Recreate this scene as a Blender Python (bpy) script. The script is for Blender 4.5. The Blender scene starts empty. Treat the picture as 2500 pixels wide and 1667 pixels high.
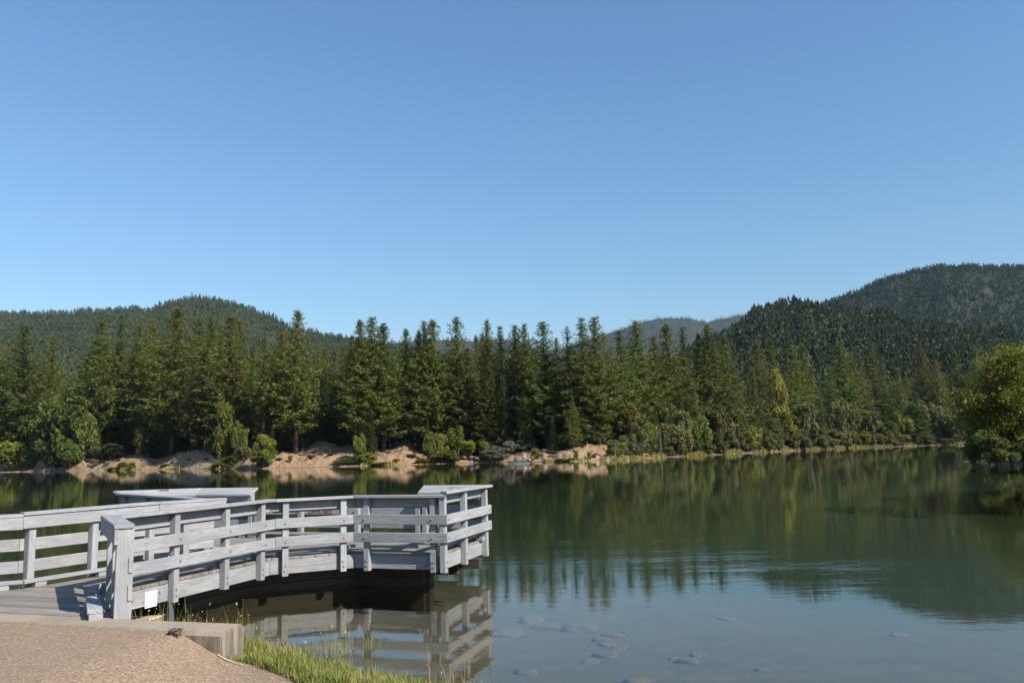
import bpy, bmesh, math, random
import numpy as np
from mathutils import Vector, Matrix

# ------------------------------------------------------------------ camera, sky, sun
R = math.radians
SC = bpy.context.scene
COL = SC.collection
PITCH, ROLL = R(7.53), R(1.56)
cam = bpy.data.cameras.new('camera')
cam.sensor_width = 36.0
cam.lens = 36.0*2000/2500
cam.clip_start = 0.05
cam.clip_end = 30000
camo = bpy.data.objects.new('camera', cam)
COL.objects.link(camo)
camo.location = (0, 0, 2.0)
camo.rotation_euler = (Matrix.Rotation(R(90)+PITCH, 3, 'X') @ Matrix.Rotation(-ROLL, 3, 'Z')).to_euler()
SC.camera = camo

SUN_AZ, SUN_EL = R(128), R(39)
w = bpy.data.worlds.new('World'); SC.world = w; w.use_nodes = True
nt = w.node_tree
sky = nt.nodes.new('ShaderNodeTexSky'); sky.sky_type = 'NISHITA'; sky.sun_disc = False
sky.sun_elevation = SUN_EL; sky.sun_rotation = SUN_AZ
sky.air_density = 1.6; sky.dust_density = 0.3; sky.ozone_density = 9.0; sky.altitude = 0
HAZE = 0.000035
bg = nt.nodes['Background']; bg.inputs['Strength'].default_value = 0.086
nt.links.new(sky.outputs[0], bg.inputs[0])
sl = bpy.data.lights.new('sun', 'SUN'); sl.energy = 5.0; sl.angle = R(0.5); sl.color = (1.0, 0.93, 0.80)
so = bpy.data.objects.new('sun', sl); COL.objects.link(so)
sdir = Vector((math.sin(SUN_AZ)*math.cos(SUN_EL), math.cos(SUN_AZ)*math.cos(SUN_EL), math.sin(SUN_EL)))
so.rotation_euler = sdir.to_track_quat('Z', 'Y').to_euler()
so.location = (30, -30, 60)
SC.view_settings.view_transform = 'Standard'; SC.view_settings.look = 'None'
SC.view_settings.exposure = 0.8; SC.view_settings.gamma = 1.0
SC.render.engine = 'CYCLES'
cy = SC.cycles
cy.max_bounces = 6; cy.transparent_max_bounces = 8; cy.diffuse_bounces = 2; cy.glossy_bounces = 3
cy.use_denoising = True
cy.caustics_reflective = False; cy.caustics_refractive = False

# direction of a picture column / height of a picture row, at a real distance in metres
def ray(x, y):
    u = (x-1250)/2000.; v = -(y-833.5)/2000.
    c, s = math.cos(ROLL), math.sin(ROLL)
    u2 = u*c+v*s; v2 = -u*s+v*c
    cp, sp = math.cos(PITCH), math.sin(PITCH)
    return (u2, cp-v2*sp, sp+v2*cp)
def horizon(x): return 1098.0-0.0272*(x-1250)
def col_x(x, d, y=None):
    r = ray(x, horizon(x) if y is None else y); return r[0]/r[1]*d
def row_z(x, y, d):
    r = ray(x, y); return 2.0+r[2]/r[1]*d
def on_plane(x, y, z):
    r = ray(x, y); t = (z-2.0)/r[2]; return (r[0]*t, r[1]*t, z)

# ------------------------------------------------------------------ helpers
def tag(o, label=None, cat=None, group=None, kind=None):
    if label: o['label'] = label
    if cat: o['category'] = cat
    if group: o['group'] = group
    if kind: o['kind'] = kind
    return o
def empty(name, loc=(0, 0, 0), rz=0):
    o = bpy.data.objects.new(name, None); COL.objects.link(o)
    o.location = loc; o.rotation_euler = (0, 0, rz); o.empty_display_size = .3
    return o
def link(name, me, parent=None, mat=None):
    o = bpy.data.objects.new(name, me); COL.objects.link(o)
    if mat and not me.materials: me.materials.append(mat)
    if parent: o.parent = parent
    return o
def np_mesh(name, V, F, mat=None, attr=None, smooth=False):
    V = np.asarray(V, dtype=np.float32); F = np.asarray(F, dtype=np.int32)
    me = bpy.data.meshes.new(name)
    k = F.shape[1]
    me.vertices.add(len(V)); me.vertices.foreach_set('co', V.ravel())
    me.loops.add(F.size); me.loops.foreach_set('vertex_index', F.ravel())
    me.polygons.add(len(F))
    me.polygons.foreach_set('loop_start', np.arange(0, F.size, k, dtype=np.int32))
    me.polygons.foreach_set('loop_total', np.full(len(F), k, dtype=np.int32))
    if smooth: me.polygons.foreach_set('use_smooth', np.ones(len(F), dtype=bool))
    me.update(calc_edges=True); me.validate()
    if attr:
        for nme, vals in attr.items():
            a = me.attributes.new(nme, 'FLOAT', 'POINT'); a.data.foreach_set('value', np.asarray(vals, dtype=np.float32))
    if mat: me.materials.append(mat)
    return me
def hash2(ix, iy, seed):
    n = (ix.astype(np.int64)*374761393+iy.astype(np.int64)*668265263+seed*1442695041) & 0x7fffffff
    n = ((n ^ (n >> 13))*1274126177) & 0x7fffffff
    return ((n ^ (n >> 16)) & 0xffff)/65535.
def vnoise(x, y, seed=0):
    x = np.asarray(x, float); y = np.asarray(y, float)
    ix = np.floor(x); iy = np.floor(y); fx = x-ix; fy = y-iy
    fx = fx*fx*(3-2*fx); fy = fy*fy*(3-2*fy)
    a = hash2(ix, iy, seed); b = hash2(ix+1, iy, seed); c = hash2(ix, iy+1, seed); d = hash2(ix+1, iy+1, seed)
    return (a*(1-fx)+b*fx)*(1-fy)+(c*(1-fx)+d*fx)*fy
def fbm(x, y, seed=0, o=4):
    s = 0; a = .5
    for i in range(o):
        s = s+a*vnoise(np.asarray(x)*2**i, np.asarray(y)*2**i, seed+i*17); a *= .5
    return s

# ------------------------------------------------------------------ materials
class NT:
    def __init__(s, name):
        s.m = bpy.data.materials.new(name); s.m.use_nodes = True; s.t = s.m.node_tree
        s.b = s.t.nodes['Principled BSDF']; s.out = s.t.nodes['Material Output']
        s.b.inputs['Specular IOR Level'].default_value = .3
    def n(s, ty, **kw):
        nd = s.t.nodes.new(ty)
        for k, v in kw.items():
            if hasattr(nd, k): setattr(nd, k, v)
            else: nd.inputs[k.replace('_', ' ')].default_value = v
        return nd
    def l(s, a, b): s.t.links.new(a, b)
    def coord(s, kind, scale=(1, 1, 1)):
        c = s.n('ShaderNodeTexCoord'); m = s.n('ShaderNodeMapping'); m.inputs['Scale'].default_value = scale
        s.l(c.outputs[kind], m.inputs[0]); return m.outputs[0]
    def pos(s, scale=(1, 1, 1)):
        c = s.n('ShaderNodeNewGeometry'); m = s.n('ShaderNodeMapping'); m.inputs['Scale'].default_value = scale
        s.l(c.outputs['Position'], m.inputs[0]); return m.outputs[0]
    def noise(s, vec, scale=1, detail=4, rough=.55, dist=0):
        n = s.n('ShaderNodeTexNoise'); n.inputs['Scale'].default_value = scale; n.inputs['Detail'].default_value = detail
        n.inputs['Roughness'].default_value = rough; n.inputs['Distortion'].default_value = dist
        s.l(vec, n.inputs['Vector']); return n.outputs['Fac']
    def ramp(s, fac, stops):
        r = s.n('ShaderNodeValToRGB'); e = r.color_ramp.elements
        while len(e) < len(stops): e.new(.5)
        for i, (p, c) in enumerate(stops):
            e[i].position = p; e[i].color = (c, c, c, 1) if isinstance(c, (int, float)) else (*c, 1)
        s.l(fac, r.inputs[0]); return r.outputs[0]
    def mix(s, fac, a, b, mode='MIX'):
        m = s.n('ShaderNodeMix', data_type='RGBA', blend_type=mode)
        for v, i in ((fac, 0), (a, 6), (b, 7)):
            if isinstance(v, (int, float)): m.inputs[i].default_value = v
            elif isinstance(v, tuple): m.inputs[i].default_value = (*v, 1)
            else: s.l(v, m.inputs[i])
        return m.outputs[2]
    def math(s, op, a, b=None, c=None):
        m = s.n('ShaderNodeMath', operation=op)
        for i, v in enumerate((a, b, c)):
            if v is None: continue
            if isinstance(v, (int, float)): m.inputs[i].default_value = v
            else: s.l(v, m.inputs[i])
        return m.outputs[0]
    def bump(s, h, strength=.3, dist=.01):
        b = s.n('ShaderNodeBump'); b.inputs['Strength'].default_value = strength; b.inputs['Distance'].default_value = dist
        s.l(h, b.inputs['Height']); s.l(b.outputs[0], s.b.inputs['Normal']); return b
    def done(s, col=None, rough=.8):
        if col is not None:
            if isinstance(col, tuple): s.b.inputs['Base Color'].default_value = (*col, 1)
            else: s.l(col, s.b.inputs['Base Color'])
        s.b.inputs['Roughness'].default_value = rough
        return s.m

def wood_mat(name, base, dark, worn, grain=.35, rough=.75, plank=False):
    t = NT(name)
    uv = t.coord('UV')
    g = t.noise(t.coord('UV', (1.2, 55, 1)), 1.0, 5, .65, .6)
    g2 = t.noise(t.coord('UV', (5, 150, 1)), 1.0, 3, .6)
    bl = t.noise(t.coord('UV', (1.4, 4.0, 1)), 1.0, 5, .6)
    sp = t.noise(t.coord('UV', (14, 40, 1)), 1.0, 4, .7)
    c = t.mix(t.ramp(g, [(.30, 0.0), (.62, 1.0)]), dark, base)
    c = t.mix(t.math('MULTIPLY', t.ramp(g2, [(.33, 1.0), (.48, 0.0)]), grain), c, worn)
    c = t.mix(t.math('MULTIPLY', t.ramp(bl, [(.42, 0.0), (.62, 1.0)]), .8), c, dark)
    c = t.mix(t.math('MULTIPLY', t.ramp(sp, [(.60, 0.0), (.70, 1.0)]), .7), c, worn)
    oi = t.n('ShaderNodeObjectInfo')
    v = t.math('MULTIPLY_ADD', oi.outputs['Random'], .16, .90)
    c = t.mix(1.0, c, v, 'MULTIPLY')
    if plank:                        # each plank has weathered to its own tone
        sx = t.n('ShaderNodeSeparateXYZ'); t.l(t.pos(), sx.inputs[0])
        q = t.math('ADD', t.math('MULTIPLY', sx.outputs[0], .3387), t.math('MULTIPLY', sx.outputs[1], .9409))
        wn = t.n('ShaderNodeTexWhiteNoise', noise_dimensions='1D'); t.l(t.math('FLOOR', t.math('DIVIDE', q, .146)), wn.inputs['W'])
        c = t.mix(1.0, c, t.math('MULTIPLY_ADD', wn.outputs[0], .45, .72), 'MULTIPLY')
    t.bump(t.math('ADD', g, t.math('MULTIPLY', g2, .6)), .5, .004)
    return t.done(c, rough)
M = {}
M['paint'] = wood_mat('weathered_white_paint', (.36, .365, .385), (.215, .22, .235), (.09, .08, .073), .75)
M['deckwood'] = wood_mat('worn_deck_planks', (.285, .26, .235), (.19, .17, .15), (.09, .07, .05), .6, plank=True)
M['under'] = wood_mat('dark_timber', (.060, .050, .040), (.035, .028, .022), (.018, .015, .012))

t = NT('galvanised_bolt'); M['bolt'] = t.done((.34, .31, .29), .5); t.b.inputs['Metallic'].default_value = .6
t = NT('white_steel_plate')
c = t.mix(t.ramp(t.noise(t.coord('Object'), 14, 4), [(.5, 0.), (.75, 1.)]), (.74, .74, .76), (.55, .52, .5)); M['plate'] = t.done(c, .45)
t = NT('red_scratch'); M['scratch'] = t.done((.16, .055, .045), .9)
t = NT('grey_scratch'); M['scratch2'] = t.done((.22, .20, .21), .9)

t = NT('concrete')
p = t.pos()
n1 = t.noise(p, 3.0, 6, .6); n2 = t.noise(p, 60, 4, .7); n3 = t.noise(t.pos((9, 9, 1.2)), 1.6, 5, .6)
c = t.mix(t.ramp(n1, [(.35, 0.), (.7, 1.)]), (.29, .24, .185), (.215, .18, .145))
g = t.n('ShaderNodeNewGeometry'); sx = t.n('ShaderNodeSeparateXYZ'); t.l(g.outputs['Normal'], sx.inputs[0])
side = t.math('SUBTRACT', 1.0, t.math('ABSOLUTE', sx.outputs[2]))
c = t.mix(t.math('MULTIPLY', side, t.ramp(n3, [(.38, 0.), (.6, .8)])), c, (.085, .075, .062))  # stains on upright faces, deepened to put their shade into the colour
c = t.mix(t.ramp(n2, [(.55, 0.), (.8, .5)]), c, (.20, .17, .14))
t.bump(n2, .5, .006); M['concrete'] = t.done(c, .9)

t = NT('exposed_aggregate_pavement')
p = t.pos()
v = t.n('ShaderNodeTexVoronoi'); v.inputs['Scale'].default_value = 60; t.l(p, v.inputs['Vector'])
v2 = t.n('ShaderNodeTexVoronoi'); v2.inputs['Scale'].default_value = 130; t.l(p, v2.inputs['Vector'])
sc_ = t.n('ShaderNodeSeparateColor'); t.l(v.outputs['Color'], sc_.inputs[0])
c = t.ramp(sc_.outputs[0], [(0., (.10, .07, .05)), (.35, (.20, .14, .092)), (.7, (.27, .185, .118)), (.93, (.34, .25, .17)), (1., (.50, .42, .34))])
sc2 = t.n('ShaderNodeSeparateColor'); t.l(v2.outputs['Color'], sc2.inputs[0])
c = t.mix(.45, c, t.ramp(sc2.outputs[1], [(0., (.12, .085, .06)), (.6, (.245, .17, .112)), (1., (.36, .27, .19))]))
big = t.noise(p, 1.3, 5, .6); c = t.mix(t.ramp(big, [(.35, .0), (.75, .35)]), c, (.25, .19, .15))
st = t.noise(t.pos((2.2, 3, 1)), 2.0, 3, .5, .4); c = t.mix(t.ramp(st, [(.70, 0.), (.76, .5)]), c, (.42, .36, .30))
t.bump(t.math('ADD', v.outputs['Distance'], n2 if False else v2.outputs['Distance']), .6, .006); M['pave'] = t.done(c, .92)

def foliage(name, a, b, yel, scale=.6, trans=.38):
    t = NT(name)
    oi = t.n('ShaderNodeObjectInfo')
    p = t.pos()
    n1 = t.noise(p, scale, 3, .6); n2 = t.noise(p, scale*6, 2, .6)
    c = t.mix(t.ramp(n1, [(.35, 0.), (.68, 1.)]), a, b)
    c = t.mix(t.ramp(n2, [(.5, 0.), (.8, .7)]), c, yel)
    hs = t.n('ShaderNodeHueSaturation')
    t.l(t.math('MULTIPLY_ADD', oi.outputs['Random'], -.045, .512), hs.inputs['Hue'])
    sep = t.math('FRACT', t.math('MULTIPLY', oi.outputs['Random'], 7.31))
    t.l(t.math('MULTIPLY_ADD', sep, .55, .72), hs.inputs['Value'])
    t.l(c, hs.inputs['Color'])
    t.done(hs.outputs[0], .65)
    tr = t.n('ShaderNodeBsdfTranslucent'); t.l(hs.outputs[0], tr.inputs['Color'])
    mx = t.n('ShaderNodeMixShader'); mx.inputs[0].default_value = trans
    t.l(t.b.outputs[0], mx.inputs[1]); t.l(tr.outputs[0], mx.inputs[2]); t.l(mx.outputs[0], t.out.inputs['Surface'])
    return t.m
M['pine'] = foliage('pine_needles', (.085, .112, .022), (.130, .150, .028), (.185, .180, .042))
M['fir'] = foliage('fir_needles', (.056, .094, .024), (.088, .126, .030), (.125, .145, .036))
M['cedar'] = foliage('cedar_foliage', (.10, .11, .026), (.13, .13, .03), (.17, .15, .04))
M['leaf'] = foliage('green_leaves', (.095, .135, .026), (.13, .17, .034), (.18, .19, .045), 1.2, .35)
M['leafy'] = foliage('yellow_green_leaves', (.125, .160, .024), (.19, .20, .028), (.27, .23, .038), 1.2, .35)
M['scrub'] = foliage('grey_green_scrub', (.10, .115, .035), (.15, .155, .05), (.20, .17, .07), 1.5, .25)
M['greyscrub'] = foliage('grey_brush', (.14, .135, .105), (.19, .175, .14), (.2, .17, .11), 1.5, .2)
M['pine_o'] = foliage('olive_pine_needles', (.085, .092, .026), (.12, .115, .034), (.15, .13, .05))
M['firlight'] = foliage('light_fir_needles', (.07, .11, .03), (.11, .15, .035), (.16, .18, .05))
M['willow'] = foliage('willow_leaves', (.12, .150, .020), (.19, .195, .025), (.28, .235, .035), 1.2, .35)
t = NT('bark'); c = t.mix(t.noise(t.coord('Object', (6, 6, .8)), 1, 4), (.03, .02, .015), (.085, .05, .035)); M['bark'] = t.done(c, .95)
t = NT('grey_bark'); M['greybark'] = t.done((.11, .10, .085), .95)

def hilltree_mat(name, a, b, c3):
    t = NT(name)
    at = t.n('ShaderNodeAttribute'); at.attribute_name = 'rnd'
    c = t.ramp(at.outputs['Fac'], [(0., a), (.55, b), (.85, b), (1., c3)])
    return t.done(c, .8)
M['hill_l'] = hilltree_mat('hill_conifers_left', (.026, .042, .013), (.048, .062, .021), (.088, .096, .052))
M['hill_m'] = hilltree_mat('hill_conifers_middle', (.020, .034, .010), (.040, .056, .014), (.060, .072, .022))
M['hill_r'] = hilltree_mat('hill_conifers_right', (.018, .034, .009), (.036, .054, .014), (.056, .068, .024))
t = NT('forest_floor'); c = t.mix(t.noise(t.pos(), .02, 5), (.014, .022, .010), (.034, .038, .020)); M['hillground'] = t.done(c, .95)

t = NT('bank_gravel')
p = t.pos()
at = t.n('ShaderNodeAttribute'); at.attribute_name = 'bare'
n1 = t.noise(p, .12, 5, .6); n2 = t.noise(p, 1.6, 5, .7); n3 = t.noise(p, 6, 3, .7)
gravel = t.mix(t.ramp(n1, [(.35, 0.), (.68, 1.)]), (.30, .195, .112), (.26, .155, .085))
gravel = t.mix(t.ramp(n2, [(.40, 0.), (.60, .9)]), gravel, (.20, .14, .09))
gravel = t.mix(t.ramp(n3, [(.62, 0.), (.68, .8)]), gravel, (.42, .37, .30))
duff = t.mix(t.ramp(n2, [(.4, 0.), (.65, 1.)]), (.075, .06, .03), (.15, .10, .06))
c = t.mix(at.outputs['Fac'], duff, gravel)
sz_ = t.n('ShaderNodeSeparateXYZ'); t.l(t.pos(), sz_.inputs[0])
mr = t.n('ShaderNodeMapRange'); mr.inputs['From Min'].default_value = .22; mr.inputs['From Max'].default_value = .05
t.l(t.math('ADD', sz_.outputs[2], t.math('MULTIPLY', n2, .12)), mr.inputs[0])
c = t.mix(t.math('MULTIPLY', mr.outputs[0], .55), c, (.07, .052, .036))          # wet margin
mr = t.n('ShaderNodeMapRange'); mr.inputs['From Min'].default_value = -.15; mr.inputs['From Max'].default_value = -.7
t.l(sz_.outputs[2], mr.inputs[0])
c = t.mix(mr.outputs[0], c, (.020, .038, .017))                                    # silt below the water, its green also standing in for light lost with depth
t.bump(n2, .8, .25); M['bank'] = t.done(c, .95)

t = NT('lakebed')
p = t.pos(); g = t.n('ShaderNodeSeparateXYZ'); t.l(t.n('ShaderNodeNewGeometry').outputs['Position'], g.inputs[0])
n1 = t.noise(p, 1.1, 5, .6); n2 = t.noise(p, 9, 5, .7)
shal = t.mix(t.ramp(n1, [(.35, 0.), (.7, 1.)]), (.125, .105, .078), (.085, .073, .053))
shal = t.mix(t.ramp(n2, [(.48, 0.), (.72, .6)]), shal, (.065, .055, .038))
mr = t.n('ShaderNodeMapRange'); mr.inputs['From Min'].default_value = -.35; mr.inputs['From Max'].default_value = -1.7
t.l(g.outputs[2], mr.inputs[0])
c = t.mix(mr.outputs[0], shal, (.020, .038, .017))  # deep silt green, with the water's loss of light put into the colour
up = t.n('ShaderNodeMapRange'); up.inputs['From Min'].default_value = .0; up.inputs['From Max'].default_value = .08
t.l(g.outputs[2], up.inputs[0])
soil = t.mix(t.ramp(n2, [(.4, 0.), (.6, 1.)]), (.10, .085, .04), (.16, .12, .07))
c = t.mix(up.outputs[0], c, soil)
t.bump(n2, .7, .03); M['bed'] = t.done(c, .9)

t = NT('underwater_stone'); c = t.mix(t.ramp(t.noise(t.coord('Object'), 7, 5, .7), [(.35, 0.), (.7, 1.)]), (.140, .102, .070), (.092, .070, .048)); M['stone'] = t.done(c, .85)
t = NT('dry_grass_blades')
c = t.ramp(t.n('ShaderNodeAttribute', attribute_name='rnd').outputs['Fac'], [(0., (.05, .08, .015)), (.4, (.11, .14, .025)), (.7, (.22, .20, .05)), (1., (.30, .21, .10))])
M['grass'] = t.done(c, .7)
t = NT('shore_grass')
c = t.ramp(t.n('ShaderNodeAttribute', attribute_name='rnd').outputs['Fac'], [(0., (.12, .13, .03)), (.5, (.22, .20, .05)), (1., (.32, .25, .12))])
M['shoregrass'] = t.done(c, .8)
t = NT('reed_blades')
c = t.ramp(t.n('ShaderNodeAttribute', attribute_name='rnd').outputs['Fac'], [(0., (.16, .10, .03)), (.5, (.26, .15, .05)), (1., (.34, .21, .08))]); M['reed'] = t.done(c, .8)
t = NT('pale_cobble'); M['cobble'] = t.done((.33, .30, .26), .9)
t = NT('rust_paint'); c = t.mix(t.ramp(t.noise(t.coord('Object'), 9, 5), [(.4, 0.), (.6, 1.)]), (.36, .14, .08), (.30, .22, .16)); M['rust'] = t.done(c, .8)
t = NT('footing_top'); M['ftop'] = t.done((.34, .29, .23), .85)
t = NT('dead_leaf'); M['dead'] = t.done((.09, .06, .05), .9)
t = NT('boat_hull'); M['hull'] = t.done((.17, .20, .17), .5)
t = NT('boat_inner'); M['hullin'] = t.done((.24, .25, .23), .6)
t = NT('motor_black'); M['black'] = t.done((.02, .02, .02), .4)
t = NT('motor_white'); M['white'] = t.done((.7, .7, .7), .5)
t = NT('skin'); M['skin'] = t.done((.45, .27, .19), .6)
t = NT('dark_jacket'); M['jacket'] = t.done((.045, .05, .06), .8)
t = NT('pale_shirt'); M['shirt'] = t.done((.42, .46, .36), .8)
t = NT('jeans'); M['jeans'] = t.done((.08, .09, .12), .8)
t = NT('maroon_cap'); M['cap'] = t.done((.12, .04, .04), .8)

# water: a mirror with the eye's true Fresnel, the bed showing through where it is shallow
t = NT('lake_water')
t.t.nodes.remove(t.b)
p1 = t.noise(t.pos((.9, 2.6, 1)), 1.6, 3, .5)
p2 = t.noise(t.pos((2.2, 7, 1)), 2.2, 3, .6)
brz = t.noise(t.pos((.10, .42, 1)), 1.0, 2, .5)
pp = t.n('ShaderNodeSeparateXYZ'); t.l(t.pos(), pp.inputs[0])
def bell(v, c0, wd): 
    q = t.math('DIVIDE', t.math('SUBTRACT', v, c0), wd); return t.math('SUBTRACT', 1.0, t.math('MINIMUM', t.math('MULTIPLY', q, q), 1.0))
patch = t.math('MULTIPLY', bell(pp.outputs[1], 15.5, 4.5), bell(pp.outputs[0], 4.0, 8.0))
amp = t.math('ADD', .09, t.math('MULTIPLY', t.math('MULTIPLY', patch, t.ramp(brz, [(.42, 0.), (.62, 1.)])), .55))
h = t.math('MULTIPLY', t.math('ADD', p1, t.math('MULTIPLY', p2, .30)), amp)
b = t.n('ShaderNodeBump'); b.inputs['Strength'].default_value = 1.0; b.inputs['Distance'].default_value = .010
t.l(h, b.inputs['Height'])
fr = t.n('ShaderNodeFresnel'); fr.inputs['IOR'].default_value = 1.333; t.l(b.outputs[0], fr.inputs['Normal'])
bf = t.n('ShaderNodeNewGeometry').outputs['Backfacing']        # the surface is a thin sheet: seen from below it lets the sun in
fac = t.math('ADD', t.math('MULTIPLY', fr.outputs[0], t.math('SUBTRACT', 1.0, bf)), t.math('MULTIPLY', bf, .05))
gl = t.n('ShaderNodeBsdfGlossy'); gl.inputs['Roughness'].default_value = .0; t.l(b.outputs[0], gl.inputs['Normal'])
gl.inputs['Color'].default_value = (1, 1, 1, 1)
tr = t.n('ShaderNodeBsdfTransparent'); tr.inputs['Color'].default_value = (.74, .75, .64, 1)
mx = t.n('ShaderNodeMixShader'); t.l(fac, mx.inputs[0]); t.l(tr.outputs[0], mx.inputs[1]); t.l(gl.outputs[0], mx.inputs[2])
t.l(mx.outputs[0], t.out.inputs['Surface'])
M['water'] = t.m

# ------------------------------------------------------------------ water, lakebed, near bank
me = np_mesh('water', [(-900, -60, 0), (900, -60, 0), (900, 700, 0), (-900, 700, 0)], [(0, 1, 2, 3)], M['water'])
tag(link('water', me), kind='structure')

SH = np.array([(-60, 22), (-14, 12.2), (-8, 10.6), (-5, 9.75), (-3.9, 9.6), (-3.3, 9.45), (-2.39, 8.71), (-1.85, 8.17), (-1.23, 7.53), (-.7, 7.15), (.3, 6.5), (2.0, 5.6), (5, 3.8), (12, 0), (60, -12)])
def shore_dist(X, Y):            # > 0 on land (towards the camera)
    best = np.full(np.shape(X), 1e9); sgn = np.zeros(np.shape(X))
    for a, b_ in zip(SH, SH[1:]):
        d = b_-a; L = d@d
        tt = np.clip(((X-a[0])*d[0]+(Y-a[1])*d[1])/L, 0, 1)
        dx = X-(a[0]+d[0]*tt); dy = Y-(a[1]+d[1]*tt); dist = np.hypot(dx, dy)
        cr = d[0]*(Y-a[1])-d[1]*(X-a[0])
        m = dist < best; best = np.where(m, dist, best); sgn = np.where(m, -np.sign(cr), sgn)
    return best*sgn
def bank_z(X, Y):
    s = shore_dist(X, Y)
    land = .24*s+.05*np.clip(s, 0, .3)
    land = np.minimum(land*1.15, .29)
    q = -s
    sea = -(.12*np.clip(q, 0, 3.2)+.075*np.clip(q-3.2, 0, 4)+.13*np.clip(q-7.2, 0, 20))
    z = np.where(s > 0, land, sea)
    return z+(fbm(X*1.3, Y*1.3, 5)-.47)*.07+(fbm(X*5, Y*5, 9)-.47)*.03
gx = np.concatenate([np.linspace(-900, -30, 14), np.linspace(-28, -12, 18), np.linspace(-11.9, 10, 300), np.linspace(10.5, 30, 24), np.linspace(35, 900, 14)])
gy = np.concatenate([np.linspace(-60, 2, 14), np.linspace(2.2, 22, 260), np.linspace(23, 60, 24), np.linspace(70, 700, 14)])
X, Y = np.meshgrid(gx, gy)
Z = bank_z(X, Y)
# under the pavement the bank stays below the slab
Z = np.where((X < -1.0) & (Y < 7.4), np.minimum(Z, .16), Z)
nx, ny = len(gx), len(gy)
idx = np.arange(nx*ny).reshape(ny, nx)
F = np.stack([idx[:-1, :-1], idx[:-1, 1:], idx[1:, 1:], idx[1:, :-1]], -1).reshape(-1, 4)
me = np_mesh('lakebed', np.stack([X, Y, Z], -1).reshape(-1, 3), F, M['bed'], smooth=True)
tag(link('lakebed', me), kind='structure')

# pavement sheet with a lip that dips at its lake-side corner
def pave_z(x, y):
    far = min(max((7.4-y)/1.1, 0), 1)
    q = min(max((x+3.02+.22*(7.4-y))/(.62+.75*far), 0), 1); q = q*q*(3-2*q)
    return .535-.245*q
edge = [(-2.50, 7.19), (-2.36, 7.16), (-2.21, 7.08), (-2.02, 6.87), (-1.83, 6.67), (-1.65, 6.44), (-1.42, 6.0), (-1.2, 5.3), (-.9, 4), (-.4, 2), (.6, 0), (2, -4)]
def edge_x(y):
    ys = [e[1] for e in edge][::-1]; xs = [e[0] for e in edge][::-1]
    return float(np.interp(y, ys, xs))
WD = Vector((math.sin(R(108)), math.cos(R(108)), 0))       # along the wall, towards the right
W0 = Vector((-2.52, 7.17, 0))
def wall_y(x): return W0.y+(x-W0.x)*WD.y/WD.x
rows = []
NU = 90
for i in range(NU+1):
    u = i/NU
    row = []
    for j in range(60):
        v = (j/59)**1.6
        # u runs from the lake-side edge to far left, v from the wall towards the camera and beyond
        if u < .6: xx = -2.50-(u/.6)*3.2
        else: xx = -5.7-(u-.6)/.4*24
        yw = wall_y(xx)-.004
        yy = yw-v*(yw+5)
        ex = edge_x(yy)
        sh_ = (ex+2.50)*max(0, 1-u/.5)
        wob = .012*math.sin(yy*23)+.018*math.sin(yy*9+1) if i == 0 and j > 0 else 0
        xx2 = xx+sh_+wob
        row.append((xx2, yy, pave_z(xx2, yy)+.004*math.sin(xx2*3+yy*2)))
    rows.append(row)
V = [p for r_ in rows for p in r_]; nj = 60
F = [(i*nj+j, (i+1)*nj+j, (i+1)*nj+j+1, i*nj+j+1) for i in range(NU) for j in range(nj-1)]
# skirt down the open edge
base = len(V)
for j in range(nj): x_, y_, z_ = rows[0][j]; V.append((x_+.01, y_, z_-.22))
F += [(j+1, base+j+1, base+j, j) for j in range(nj-1)]
me = np_mesh('pavement', V, F, M['pave'], smooth=True)
tag(link('pavement', me), kind='structure')

# ------------------------------------------------------------------ timber helpers
def bm_obj(name, bm, mat, parent=None, uvdir=None, seed=0, bevel=.004):
    if bevel: bmesh.ops.bevel(bm, geom=bm.edges[:], offset=bevel, segments=1, affect='EDGES')
    bmesh.ops.recalc_face_normals(bm, faces=bm.faces[:])
    uv = bm.loops.layers.uv.new('UV')
    d = Vector(uvdir or (1, 0, 0)).normalized()
    rr = random.Random(seed*7919+13); ou, ov = rr.random()*50, rr.random()*50
    up = Vector((0, 0, 1)) if abs(d.z) < .9 else Vector((1, 0, 0))
    ac = d.cross(up).normalized(); u2 = ac.cross(d)
    for f in bm.faces:
        for lp in f.loops:
            c = lp.vert.co
            lp[uv].uv = (c.dot(d)+ou, c.dot(ac)+c.dot(u2)+ov)
    me = bpy.data.meshes.new(name); bm.to_mesh(me); bm.free(); me.materials.append(mat)
    o = bpy.data.objects.new(name, me); COL.objects.link(o)
    if parent: o.parent = parent
    return o
def hexa(bm, lo, hi):            # four plan corners (x, y, z) below and above
    a = [bm.verts.new(p) for p in lo]; b_ = [bm.verts.new(p) for p in hi]
    bm.faces.new(a[::-1]); bm.faces.new(b_)
    for i in range(4): bm.faces.new((a[i], a[(i+1) % 4], b_[(i+1) % 4], b_[i]))
SEED = [0]
def nseed(): SEED[0] += 1; return SEED[0]
def beam(name, a, b_, w_, z0, z1, mat, parent, bevel=.004):
    a = Vector((*a, 0)); b_ = Vector((*b_, 0)); d = (b_-a).normalized(); n = Vector((-d.y, d.x, 0))*w_/2
    q = [a-n, b_-n, b_+n, a+n]
    bm = bmesh.new(); hexa(bm, [(p.x, p.y, z0) for p in q], [(p.x, p.y, z1) for p in q])
    return bm_obj(name, bm, mat, parent, d, nseed(), bevel)

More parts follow.
